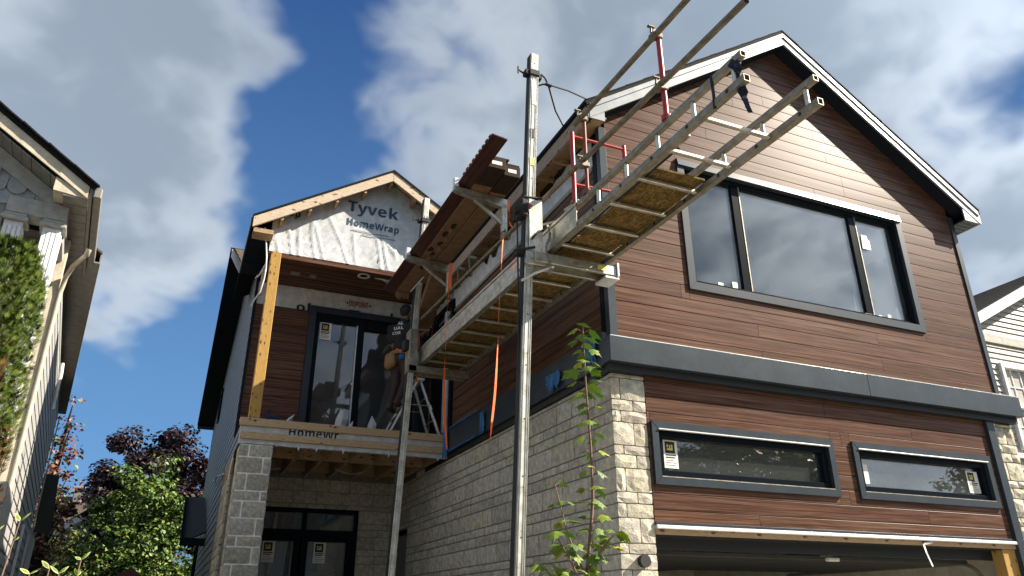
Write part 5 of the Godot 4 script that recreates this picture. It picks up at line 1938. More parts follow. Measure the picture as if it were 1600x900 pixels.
	# straps
	for q in [["long orange ratchet strap hanging beside the stepladder", [Vector3(2.645, 5.62, -7.93), Vector3(2.63, 5.05, -7.95), Vector3(2.62, 4.40, -7.96), Vector3(2.625, 3.85, -7.95), Vector3(2.66, 3.33, -7.90)], 0.014, true],
			["long orange strap dangling left of the tall pole in front of the stone wall", [Vector3(2.67, 5.24, -6.33), Vector3(2.65, 4.70, -6.36), Vector3(2.635, 4.08, -6.38), Vector3(2.61, 3.60, -6.38), Vector3(2.575, 3.26, -6.38), Vector3(2.56, 3.08, -6.38)], 0.012, false],
			["short orange strap end hanging on the pole by the worker", [Vector3(2.73, 5.27, -9.50), Vector3(2.735, 4.95, -9.46), Vector3(2.73, 4.72, -9.45), Vector3(2.715, 4.53, -9.44)], 0.014, false],
			["orange strap tail knotted under the board rack near the tall pole", [Vector3(2.77, 5.74, -6.42), Vector3(2.775, 5.60, -6.42), Vector3(2.78, 5.47, -6.42), Vector3(2.82, 5.41, -6.43)], 0.012, false]]:
		var S := thing("ratchet_strap", q[0], "strap", "orange straps on the scaffold")
		s = begin()
		var pts := []
		for i in 25:
			var t: float = i / 24.0 * (q[1].size() - 1)
			var k: int = min(int(t), q[1].size() - 2)
			var p: Vector3 = q[1][k].cubic_interpolate(q[1][k + 1], q[1][max(k - 1, 0)], q[1][min(k + 2, q[1].size() - 1)], t - k)
			pts.append(p)
		for i in 24:
			var tw := 0.9 + 0.7 * sin(i * 0.33 + q[1].size())
			bent(s, [pts[i], pts[i + 1]], Vector3(cos(tw), 0, -sin(tw) * 0.4) * q[2])
		if q[3]:
			bent(s, [Vector3(2.648, 5.62, -7.92), Vector3(2.635, 5.28, -7.94)], Vector3(0.020, 0, 0.007))
		done(s, "webbing", M.orange, S)
	var K := thing("tie_rope", "black rope tied from the pole top to the roof edge", "rope")
	s = begin()
	var kn := Vector3(2.79, 6.56, -5.45)
	tube(s, [Vector3(2.69, 6.66, -5.5), Vector3(2.73, 6.69, -5.48), Vector3(2.76, 6.64, -5.46), kn, Vector3(3.1, 6.69, -5.6), Vector3(3.42, 6.82, -5.79)], 0.009, 6)
	tube(s, [Vector3(2.68, 6.53, -5.48), Vector3(2.74, 6.555, -5.46), kn, Vector3(3.1, 6.64, -5.9), Vector3(3.42, 6.82, -6.33)], 0.009, 6)
	tube(s, [kn - Vector3(0.03, 0.0, 0), kn + Vector3(0.035, -0.01, 0)], 0.018, 6)
	done(s, "cord", M.rope, K)
	var G := thing("tied_rag", "dark blue rag knotted round the free end of the platform", "rag")
	s = begin()
	var rp := Vector3(rail_x(-2.92) + 0.0, 4.80, -2.93)
	var n := fbm(61, 9.0, 2)
	for j in 9:
		for i in 12:
			var q := []
			for e in [[0, 0], [1, 0], [1, 1], [0, 1]]:
				var a: float = TAU * (i + e[0]) / 12
				var y: float = (j + e[1]) / 9.0
				var rr: float = 0.024 + 0.009 * sin(y * 9.0) - 0.012 * y + 0.022 * n.get_noise_2d(cos(a) * 2.0 + y * 3.0, sin(a) * 2.0)
				q.append(rp + Vector3(cos(a) * rr + 0.03 * y * y, 0.13 - y * 0.30, sin(a) * rr * 1.3))
			face(s, [q[3], q[2], q[1], q[0]])
	done(s, "cloth", M.navyrag, G)
	s = begin()
	for e in [[0.02, 0.02], [0.05, -0.01]]:
		bent(s, [rp + Vector3(0.0, -0.12, 0), rp + Vector3(e[0], -0.20, e[1]), rp + Vector3(e[0] * 1.5, -0.27, e[1])], Vector3(0.014, 0, 0.006))
	done(s, "loose_end", M.navyrag, G)
	s = begin()
	bent(s, [rp + Vector3(-0.03, 0.13, -0.2), rp + Vector3(-0.03, -0.03, -0.2), rp + Vector3(-0.025, -0.13, -0.21)], Vector3(0.010, 0, 0.004))
	done(s, "loose_end", M.navyrag, G)

func build_platform() -> void:
	var s: SurfaceTool
	var P := thing("scaffold_platform", "long aluminium truss platform with strand board deck slung beside the house", "scaffold platform")
	var zn := -2.85
	var zf := -9.45
	for side in 2:
		var w := 0.60 * side
		for lv in [[4.715, 0.047, 0.052], [4.905, 0.044, 0.044]]:
			s = begin()
			square_pipe(s, Vector3(rail_x(zn) + w, lv[0], zn), Vector3(rail_x(zf) + w, lv[0], zf), lv[1], lv[2])
			done(s, "chord", M.aludull, P)
		var z := zn - 0.10
		var k := 0
		while z > (-5.0 if side == 0 else -9.3):
			s = begin()
			tube(s, [Vector3(rail_x(z) + w, 4.745, z), Vector3(rail_x(z) + w, 4.88, z)], 0.017, 8)
			done(s, "strut", M.alubright if side == 0 else M.alu, P)
			s = begin()
			tube(s, [Vector3(rail_x(z) + w - 0.0285, 4.715, z - 0.06), Vector3(rail_x(z) + w - 0.024, 4.715, z - 0.06)], 0.014, 8)
			done(s, "rivet", M.rubber, P)
			z -= 0.42
			k += 1
	# closed side plate on the far length
	s = begin()
	beam(s, Vector3(rail_x(-4.95) - 0.028, 4.80, -4.95), Vector3(rail_x(zf) - 0.028, 4.80, zf), 0.004, 0.215, 0.0)
	done(s, "side_plate", M.alu, P)
	s = begin()
	for lv in [4.70, 4.905]:
		beam(s, Vector3(rail_x(-4.95) - 0.034, lv, -4.95), Vector3(rail_x(zf) - 0.034, lv, zf), 0.012, 0.03, 0.003)
	done(s, "side_flange", M.alu, P)
	var z := zn - 0.45
	while z > zf + 0.1:
		s = begin()
		beam(s, Vector3(rail_x(z) + 0.02, 4.712, z), Vector3(rail_x(z) + 0.58, 4.712, z), 0.036, 0.030, 0.006)
		done(s, "rung", M.alu, P)
		z -= 0.41
	z = -4.0
	var first := true
	while z > zf + 0.2:
		var z2: float = max(z - 1.22, zf + 0.05)
		s = begin()
		var g := rng.randf_range(0.85, 1.1)
		tint = Color(g, g, g)
		bx(s, Vector3(rail_x(z) + (0.13 if z > -5.0 else 0.06), 4.752, z2 + 0.004), Vector3(rail_x(z) + 0.575, 4.768, z))
		done(s, "deck_board", M.osb, P)
		z = z2
	tint = Color(1, 1, 1)
	var B := thing("loose_plank", "dark narrow aluminium plank lying lengthwise on the open platform end", "plank")
	s = begin()
	beam(s, Vector3(rail_x(-3.55) + 0.085, 4.775, -3.55), Vector3(rail_x(-5.9) + 0.075, 4.775, -5.9), 0.045, 0.055, 0.004)
	done(s, "bar", M.aludull, B)
	s = begin()
	beam(s, Vector3(rail_x(-3.7) + 0.118, 4.765, -3.7), Vector3(rail_x(-5.9) + 0.108, 4.765, -5.9), 0.020, 0.035, 0.003)
	done(s, "bar", M.rubber, B)

func coupler(p: Vector3, parent: Node, sz: float) -> void:
	var s := begin()
	tube(s, [p + Vector3(0, 0, -0.035), p + Vector3(0, 0, 0.035)], sz, 10)
	bx(s, p + Vector3(0.01, -0.03, -0.03), p + Vector3(0.06, 0.02, 0.03), 0.008)
	tube(s, [p + Vector3(-0.03, 0.02, 0.0), p + Vector3(-0.03, 0.075, 0.01)], 0.009, 6)
	bx(s, p + Vector3(-0.06, 0.06, -0.008), p + Vector3(0.0, 0.078, 0.02), 0.005)
	done(s, "coupler", M.pipe, parent)

func build_rails() -> void:
	var s: SurfaceTool
	var z1 := -3.66
	var z2 := -4.80
	var off := -0.035
	for q in [["upper grey steel guard rail pipe reaching highest over the free platform end", 5.70, -2.3, -4.90], ["lower grey steel guard rail pipe running the platform length to the worker", 5.215, -2.72, -9.55]]:
		var G := thing("guard_rail", q[0], "guard rail", "guard rail pipes")
		s = begin()
		hollow_end(s, Vector3(rail_x(q[2]) + off, q[1], q[2]), Vector3(rail_x(q[3]) + off, q[1] + (0.12 if q[3] < -6 else 0.0), q[3]), 0.024, 0.004)
		done(s, "pipe", M.pipe, G)
		for z in [z1, z2]: coupler(Vector3(rail_x(z) + off + 0.0, q[1] + 0.005, z), G, 0.033)
	for q in [["red painted guard post near the free platform end", z1, M.redpaint], ["rust brown guard post beside the red end frame", z2, M.rustpaint]]:
		var G := thing("guard_post", q[0], "guard post", "guard posts on the platform")
		var z: float = q[1]
		s = begin()
		tube(s, [Vector3(rail_x(z), 4.93, z), Vector3(rail_x(z), 5.76, z)], 0.021 if z > -4 else 0.017, 10)
		done(s, "tube", q[2], G)
		s = begin()
		tube(s, [Vector3(rail_x(z), 4.925, z), Vector3(rail_x(z), 4.965, z)], 0.04, 10)
		done(s, "foot", q[2], G)
	var F := thing("end_frame", "red welded guard frame standing across the platform by the house corner", "guard frame")
	s = begin()
	var z := -5.02
	var xa := rail_x(z)
	tube(s, [Vector3(xa, 4.86, z), Vector3(xa, 5.70, z)], 0.021, 10)
	done(s, "upright", M.redpaint, F)
	s = begin()
	tube(s, [Vector3(xa + 0.55, 5.30, z), Vector3(xa + 0.55, 5.70, z)], 0.021, 10)
	done(s, "upright", M.redpaint, F)
	for y in [5.66, 5.15]:
		s = begin()
		tube(s, [Vector3(xa, y, z), Vector3(xa + 0.55, y + (0.0 if y > 5.5 else 0.02), z)], 0.014, 8)
		done(s, "crossbar", M.redpaint, F)
	s = begin()
	tube(s, [Vector3(xa + 0.55, 4.9, z), Vector3(xa + 0.55, 5.30, z)], 0.017, 8)
	done(s, "socket", M.redpaint, F)

func build_rack() -> void:
	var s: SurfaceTool
	for q in [["worn aluminium bracket arm under the near end of the board stack", -6.5], ["worn aluminium bracket arm under the far end of the board stack", -8.3]]:
		var B := thing("rack_bracket", q[0], "bracket", "rack brackets on the guard rail")
		var z: float = q[1]
		var x0 := 2.17
		var x1 := 2.78
		s = begin()
		prism(s, [Vector3(x0, 5.80, z + 0.03), Vector3(x0, 5.755, z + 0.03), Vector3(x0 + 0.05, 5.735, z + 0.03), Vector3(x1, 5.655, z + 0.03), Vector3(x1, 5.765, z + 0.03)], Vector3(0, 0, -0.06))
		done(s, "arm", M.alu, B)
		s = begin()
		bx(s, Vector3(x1 - 0.06, 5.38, z - 0.025), Vector3(x1, 5.68, z + 0.028), 0.004)
		done(s, "leg", M.alubright, B)
		s = begin()
		beam(s, Vector3(x0 + 0.24, 5.70, z), Vector3(x1 - 0.02, 5.45, z), 0.03, 0.035, 0.004)
		done(s, "brace", M.alu, B)
		s = begin()
		bx(s, Vector3(x0 + 0.0, 5.80, z - 0.028), Vector3(x0 + 0.055, 5.91, z + 0.028), 0.005)
		done(s, "stop_peg", M.whitemetal, B)
		s = begin()
		tube(s, [Vector3(x1 - 0.03, 5.39, z - 0.03), Vector3(x1 - 0.03, 5.39, z + 0.035)], 0.013, 8)
		bx(s, Vector3(x1 - 0.06, 5.30, z - 0.03), Vector3(x1 + 0.03, 5.37, z + 0.03), 0.006)
		done(s, "pipe_clamp", M.aludull, B)
	# cartons of boards on the brackets
	for q in [["brown carton of siding boards with scuffed torn underside on the brackets", 2.355, 2.555, -5.98, -9.42, 5.795], ["brown carton of siding boards beside the first one nearer the house", 2.562, 2.745, -6.05, -9.0, 5.785]]:
		var C := thing("board_carton", q[0], "carton", "cartons of siding boards")
		s = begin()
		bx(s, Vector3(q[1], q[5], q[4]), Vector3(q[2], q[5] + 0.13, q[3] - 0.35), 0.006)
		done(s, "box", M.carton, C)
		s = begin()
		bx(s, Vector3(q[1] - 0.002, q[5] - 0.003, q[3] - 0.37), Vector3(q[2] + 0.002, q[5] + 0.133, q[3]), 0.008)
		done(s, "end_cap", M.cartondark, C)
		s = begin()
		bx(s, Vector3(q[1] + 0.045, q[5] + 0.045, q[3]), Vector3(q[2] - 0.045, q[5] + 0.085, q[3] + 0.002))
		done(s, "sticker", M.sticker, C)
		if q[1] < 2.5:
			for i in 7:
				s = begin()
				var zz := -7.35 - i * 0.20 + rng.randf_range(-0.05, 0.05)
				var xx := 2.44 + rng.randf_range(-0.04, 0.05)
				var poly := []
				for k in 9:
					var a := TAU * k / 9
					poly.append(Vector3(xx + cos(a) * rng.randf_range(0.02, 0.045), q[5] - 0.004, zz + sin(a) * rng.randf_range(0.04, 0.09)))
				prism(s, poly, Vector3(0, 0.003, 0))
				done(s, "torn_hole", M.cartondark, C)
			for i in 4:
				s = begin()
				var zz := -7.3 - i * 0.31 + rng.randf_range(-0.1, 0.1)
				var xx := 2.40 + rng.randf_range(-0.02, 0.07)
				var p := Vector3(xx, q[5] - 0.005, zz)
				var fx := rng.randf_range(0.025, 0.05)
				face(s, [p, p + Vector3(fx, -0.012, 0.02), p + Vector3(fx * 0.8, -0.03, -0.07), p + Vector3(0.01, -0.006, -0.06)])
				face(s, [p + Vector3(0.01, -0.006, -0.06), p + Vector3(fx * 0.8, -0.03, -0.07), p + Vector3(fx, -0.012, 0.02), p])
				done(s, "torn_flap", M.carton, C)
			s = begin()
			for i in 6:
				var p := Vector3(2.36 + i * 0.03, q[5] - 0.002, -9.42)
				face(s, [p, p + Vector3(0.03, -0.01, 0), p + Vector3(0.02 + rng.randf() * 0.03, -0.06 - rng.randf() * 0.05, -0.07), p + Vector3(-0.01, -0.04, -0.05)])
			done(s, "frayed_end", M.carton, C)
	var D := thing("siding_board", "long dark maroon siding board overhanging the outer side of the stack", "board")
	s = begin()
	prism(s, [Vector3(2.205, 5.835, -9.55), Vector3(2.215, 5.845, -5.52), Vector3(2.365, 5.805, -5.50), Vector3(2.355, 5.795, -9.55)], Vector3(0, 0.012, 0))
	done(s, "board", M.maroon, D)
	s = begin()      # saw-toothed edges of the boards stacked above it
	for i in 9:
		var zz := -5.56 - i * 0.09
		bx(s, Vector3(2.209, 5.858, zz - 0.05), Vector3(2.35, 5.872 + 0.004 * (i % 2), zz))
	done(s, "toothed_edge", M.maroon, D)
	D = thing("siding_board", "dark boards lying flat on top of the cartons near the tall pole", "board")
	s = begin()
	bx(s, Vector3(2.40, 5.935, -9.2), Vector3(2.60, 5.95, -6.0))
	bx(s, Vector3(2.60, 5.925, -9.0), Vector3(2.74, 5.94, -6.06))
	done(s, "board", M.cartondark, D)
	var L := thing("board_carton", "tilted tan carton sagging off the far end of the rack above the strap", "carton", "cartons of siding boards")
	s = begin()
	beam(s, Vector3(2.66, 5.73, -8.35), Vector3(2.80, 5.39, -9.62), 0.235, 0.09, 0.006)
	done(s, "box", M.carton, L)
	s = begin()
	beam(s, Vector3(2.795, 5.395, -9.60), Vector3(2.803, 5.385, -9.64), 0.24, 0.096, 0.0)
	done(s, "end_cap", M.lumber, L)
	L = thing("metal_rod", "thin bright rod sticking out below the far bracket arm", "rod")
	s = begin()
	tube(s, [Vector3(2.46, 5.62, -8.45), Vector3(2.38, 5.52, -8.75)], 0.007, 6)
	done(s, "rod", M.alubright, L)
	# odds hung on the rail beside the brackets
	L = thing("hand_clamp", "pair of dark hand clamps hooked on the guard rail by the far bracket", "clamp")
	s = begin()
	for q in [[2.76, -8.0], [2.78, -7.65]]:
		s = begin()
		tube(s, [Vector3(q[0], 5.62, q[1]), Vector3(q[0] + 0.02, 5.36, q[1])], 0.012, 6)
		bx(s, Vector3(q[0] - 0.03, 5.36, q[1] - 0.03), Vector3(q[0] + 0.04, 5.40, q[1] + 0.03), 0.006)
		bx(s, Vector3(q[0] - 0.01, 5.58, q[1] - 0.025), Vector3(q[0] + 0.09, 5.62, q[1] + 0.025), 0.006)
		done(s, "bar", M.aludull, L)

# ------------------------------------------------------------------ a body as one surface: capsules joined smoothly, meshed as surface nets
func body_mesh(s: SurfaceTool, bones: Array, cell: float, k: float) -> void:
	var lo := Vector3(1e9, 1e9, 1e9)
	var hi := -lo
	for b in bones:
		var rr: Vector3 = Vector3.ONE * (max(b[2], b[3]) + 3.0 * cell + k * 0.3)
		lo = lo.min(b[0] - rr).min(b[1] - rr)
		hi = hi.max(b[0] + rr).max(b[1] + rr)
	var n := Vector3i(((hi - lo) / cell).ceil()) + Vector3i.ONE
	var sz := n.x * n.y * n.z
	var F := PackedFloat32Array()
	F.resize(sz)
	F.fill(0.5)
	var near := PackedFloat32Array()
	near.resize(sz)
	near.fill(9.0)
	var who := PackedInt32Array()
	who.resize(sz)
	for bi in bones.size():
		var b: Array = bones[bi]
		var a: Vector3 = b[0]
		var ab: Vector3 = b[1] - a
		var L2: float = max(ab.length_squared(), 1e-8)
		var rr: Vector3 = Vector3.ONE * (max(b[2], b[3]) + k + 2.0 * cell)
		var i0 := Vector3i(((a.min(b[1]) - rr - lo) / cell).floor()).clamp(Vector3i.ZERO, n - Vector3i.ONE)
		var i1 := Vector3i(((a.max(b[1]) + rr - lo) / cell).ceil()).clamp(Vector3i.ZERO, n - Vector3i.ONE)
		for z in range(i0.z, i1.z + 1):
			for y in range(i0.y, i1.y + 1):
				for x in range(i0.x, i1.x + 1):
					var p := lo + Vector3(x, y, z) * cell
					var t: float = clamp((p - a).dot(ab) / L2, 0.0, 1.0)
					var d: float = (p - a - ab * t).length() - lerpf(b[2], b[3], t)
					var id := x + n.x * (y + n.y * z)
					var f := F[id]
					var h: float = max(k - absf(f - d), 0.0) / k
					F[id] = min(f, d) - h * h * k * 0.25
					if d < near[id]:
						near[id] = d
						who[id] = bi
	var vid := PackedInt32Array()
	vid.resize(sz)
	vid.fill(-1)
	var V := PackedVector3Array()
	var C := PackedColorArray()
	var Q := PackedInt32Array()
	var st := [1, n.x, n.x * n.y]
	var corner := [0, 1, n.x, n.x + 1, n.x * n.y, n.x * n.y + 1, n.x * n.y + n.x, n.x * n.y + n.x + 1]
	for z in n.z - 1:
		for y in n.y - 1:
			for x in n.x - 1:
				var id := x + n.x * (y + n.y * z)
				var neg := 0
				for c in 8:
					if F[id + corner[c]] < 0.0: neg += 1
				if neg == 0 or neg == 8: continue
				var sum := Vector3.ZERO
				var cnt := 0
				for c in 8:
					for ax in 3:
						if c & (1 << ax): continue
						var c2 := c | (1 << ax)
						var f0 := F[id + corner[c]]
						var f1 := F[id + corner[c2]]
						if (f0 < 0.0) == (f1 < 0.0): continue
						var t := f0 / (f0 - f1)
						var p := Vector3(c & 1, (c >> 1) & 1, (c >> 2) & 1)
						p[ax] += t
						sum += p
						cnt += 1
				vid[id] = V.size()
				V.append(lo + (Vector3(x, y, z) + sum / cnt) * cell)
				C.append(bones[who[id]][4])
	var N := PackedVector3Array()
	N.resize(V.size())
	for z in range(1, n.z - 1):
		for y in range(1, n.y - 1):
			for x in range(1, n.x - 1):
				var id := x + n.x * (y + n.y * z)
				for ax in 3:
					var s0 := F[id] < 0.0
					if s0 == (F[id + st[ax]] < 0.0): continue
					var u: int = st[(ax + 1) % 3]
					var w: int = st[(ax + 2) % 3]
					var q := [vid[id], vid[id - u], vid[id - u - w], vid[id - w]]
					if q.has(-1): continue
					if s0: q.reverse()
					var nn: Vector3 = (V[q[2]] - V[q[0]]).cross(V[q[3]] - V[q[1]])
					# outward is from inside to outside along this axis
					var outw := Vector3.ZERO
					outw[ax] = 1.0 if s0 else -1.0
					if nn.dot(outw) < 0:
						q.reverse()
						nn = -nn
					for v in q:
						N[v] += nn
						Q.append(v)
	for i in range(0, Q.size(), 4):
		for t in [0, 2, 1, 0, 3, 2]:
			var v := Q[i + t]
			s.set_color(C[v])
			s.set_normal(N[v].normalized())
			s.set_uv(Vector2(V[v].x, V[v].y))
			s.add_vertex(V[v])

func hand_bones(wrist: Vector3, dir: Vector3, side: Vector3, curl: float, col: Color) -> Array:
	# palm and five curled fingers; dir points along the hand, side towards the thumb
	var d := dir.normalized()
	var sd := (side - d * side.dot(d)).normalized()
	var pn := d.cross(sd)
	var out := [[wrist, wrist + d * 0.045 + sd * 0.018, 0.024, 0.019, col], [wrist, wrist + d * 0.045 - sd * 0.02, 0.024, 0.018, col], [wrist + d * 0.04, wrist + d * 0.08 + sd * 0.02, 0.018, 0.013, col], [wrist + d * 0.04, wrist + d * 0.075 - sd * 0.026, 0.018, 0.012, col]]
	var len := [0.040, 0.046, 0.042, 0.033]
	for i in 4:
		var b: Vector3 = wrist + d * (0.088 - 0.004 * abs(i - 1)) + sd * (0.030 - 0.020 * i)
		var a := curl
		var cur := d
		for j in 3:
			cur = cur.rotated(sd, a).normalized()
			var e: Vector3 = b + cur * len[i] * (1.0 - 0.22 * j)
			out.append([b, e, 0.0095 - 0.001 * j, 0.0088 - 0.001 * j, col])
			b = e
			a = curl * 1.1
	var tb := wrist + d * 0.03 + sd * 0.03
	var t1 := tb + (d * 0.7 + sd * 0.7 + pn * 0.2).normalized() * 0.042
	out.append([tb, t1, 0.013, 0.010, col])
	out.append([t1, t1 + (d * 0.95 + sd * 0.15 + pn * 0.35).normalized() * 0.032, 0.010, 0.008, col])
	return out

func build_person() -> void:
	var W := thing("person", "person in dark lettered shirt and tool belt standing on the stepladder, back turned", "person")
	var f := Vector3(0.70, 0, -0.71)
	var r := Vector3(0.71, 0, 0.70)
	var U := Vector3.UP
	var sh := Color(0.014, 0.015, 0.018)
	var tr := Color(0.040, 0.026, 0.022)
	var sk := Color(0.22, 0.12, 0.08)
	var bt := Color(0.06, 0.035, 0.02)
	var pel := Vector3(2.975, 5.44, -11.30)
	var che := Vector3(2.945, 5.86, -11.30)
	var nek := Vector3(2.985, 6.10, -11.31)
	var hd := Vector3(3.025, 6.27, -11.33)
	var shl := che + U * 0.13 - r * 0.185
	var shr := che + U * 0.13 + r * 0.185
	var ell := Vector3(2.80, 5.73, -11.32)
	var wrl := Vector3(2.96, 5.56, -11.44)
	var elr := Vector3(3.22, 5.80, -11.20)
	var wrr := Vector3(3.37, 5.98, -11.36)
	var hl := pel - r * 0.085 - U * 0.05
	var hr := pel + r * 0.085 - U * 0.05
	var kl := Vector3(2.93, 5.04, -11.36)
	var kr := Vector3(3.03, 5.06, -11.14)
	var al := Vector3(2.86, 4.68, -11.40)
	var ar := Vector3(2.93, 4.72, -11.20)
	var bones := [
		[pel - r * 0.06, pel + r * 0.06, 0.125, 0.125, tr], [pel, pel + U * 0.17, 0.125, 0.120, sh], [pel + U * 0.17, che, 0.122, 0.135, sh],
		[che - r * 0.07, che + r * 0.07, 0.130, 0.130, sh], [che + U * 0.10 - r * 0.11, che + U * 0.10 + r * 0.11, 0.085, 0.085, sh], [che + U * 0.16, nek, 0.075, 0.055, sh],
		[nek, hd - U * 0.05, 0.052, 0.052, sk], [hd - U * 0.02 - f * 0.012, hd + U * 0.035 - f * 0.01, 0.082, 0.088, sk], [hd - U * 0.07 + f * 0.025, hd + f * 0.035, 0.055, 0.066, sk],
		[hd - U * 0.005 + f * 0.085, hd - U * 0.035 + f * 0.108, 0.010, 0.014, sk], [hd - r * 0.082 - U * 0.01, hd - r * 0.088 + U * 0.03, 0.012, 0.017, sk], [hd + r * 0.082 - U * 0.01, hd + r * 0.088 + U * 0.03, 0.012, 0.017, sk],
		[shl, ell, 0.066, 0.048, sh], [ell, wrl, 0.043, 0.030, sk], [shr, elr, 0.066, 0.048, sh], [elr, wrr, 0.043, 0.030, sk],
		[hl, kl, 0.098, 0.068, tr], [kl, al, 0.066, 0.048, tr], [hr, kr, 0.098, 0.068, tr], [kr, ar, 0.066, 0.048, tr],
		[al - U * 0.02 - f * 0.03, al - U * 0.055 + f * 0.14, 0.044, 0.034, bt], [ar - U * 0.02 - f * 0.03, ar - U * 0.055 + f * 0.14, 0.044, 0.034, bt]]
	var s := begin()
	body_mesh(s, bones, 0.016, 0.035)
	body_mesh(s, hand_bones(wrl, Vector3(0.6, -0.15, -0.75), Vector3(0.2, 1, 0.1), 0.5, sk), 0.004, 0.010)
	body_mesh(s, hand_bones(wrr, Vector3(0.75, 0.3, -0.55), Vector3(-0.2, 1, -0.1), 0.55, sk), 0.004, 0.010)
	done(s, "body", mat("personskin", Color(1, 1, 1), 0.8), W)
	s = begin()
	tint = Color(1, 1, 1)
	body_mesh(s, [[hd + U * 0.03 - f * 0.02, hd + U * 0.05 - f * 0.01, 0.092, 0.093, Color(1, 1, 1)], [hd - U * 0.02 - f * 0.045, hd + U * 0.02 - f * 0.03, 0.075, 0.085, Color(1, 1, 1)]], 0.012, 0.02)
	done(s, "hair", M.hair, W)
	# lettering across the back of the shirt
	var b := Basis(r, U, -f)
	for q in [["AL", 0.02, 0.115, 0.10, 0.05], ["UAL", -0.045, 0.035, 0.17, 0.055], ["COR", -0.07, -0.045, 0.15, 0.05]]:
		lettering(W, q[0], che - f * 0.140 + r * q[1] + U * q[2], q[3], q[4], M.whiteink, b)
	# tool belt
	s = begin()
	for i in 16:
		var a0 := TAU * i / 16
		var a1 := TAU * (i + 1) / 16
		beam(s, pel + U * 0.09 + r * cos(a0) * 0.20 + f * sin(a0) * 0.142, pel + U * 0.09 + r * cos(a1) * 0.20 + f * sin(a1) * 0.142, 0.008, 0.055)
	done(s, "belt", M.leather, W)
	s = begin()
	body_mesh(s, [[pel - r * 0.17 - f * 0.10 + U * 0.03, pel - r * 0.15 - f * 0.11 - U * 0.11, 0.062, 0.080, Color(1, 1, 1)], [pel - r * 0.09 - f * 0.13 + U * 0.03, pel - r * 0.08 - f * 0.14 - U * 0.10, 0.055, 0.070, Color(1, 1, 1)]], 0.014, 0.03)
	done(s, "tool_pouch", M.leather, W)
	s = begin()
	bx(s, pel + Vector3(-0.04, 0.0, 0.16) - Vector3(0.03, 0.05, 0.01), pel + Vector3(-0.04, 0.0, 0.16) + Vector3(0.04, 0.04, 0.02), 0.01)
	done(s, "blue_cloth", M.bluesheet, W)
	s = begin()
	beam(s, pel + Vector3(-0.13, 0.12, 0.13), pel + Vector3(0.06, 0.07, 0.16), 0.012, 0.02)
	done(s, "orange_cord", M.orange, W)

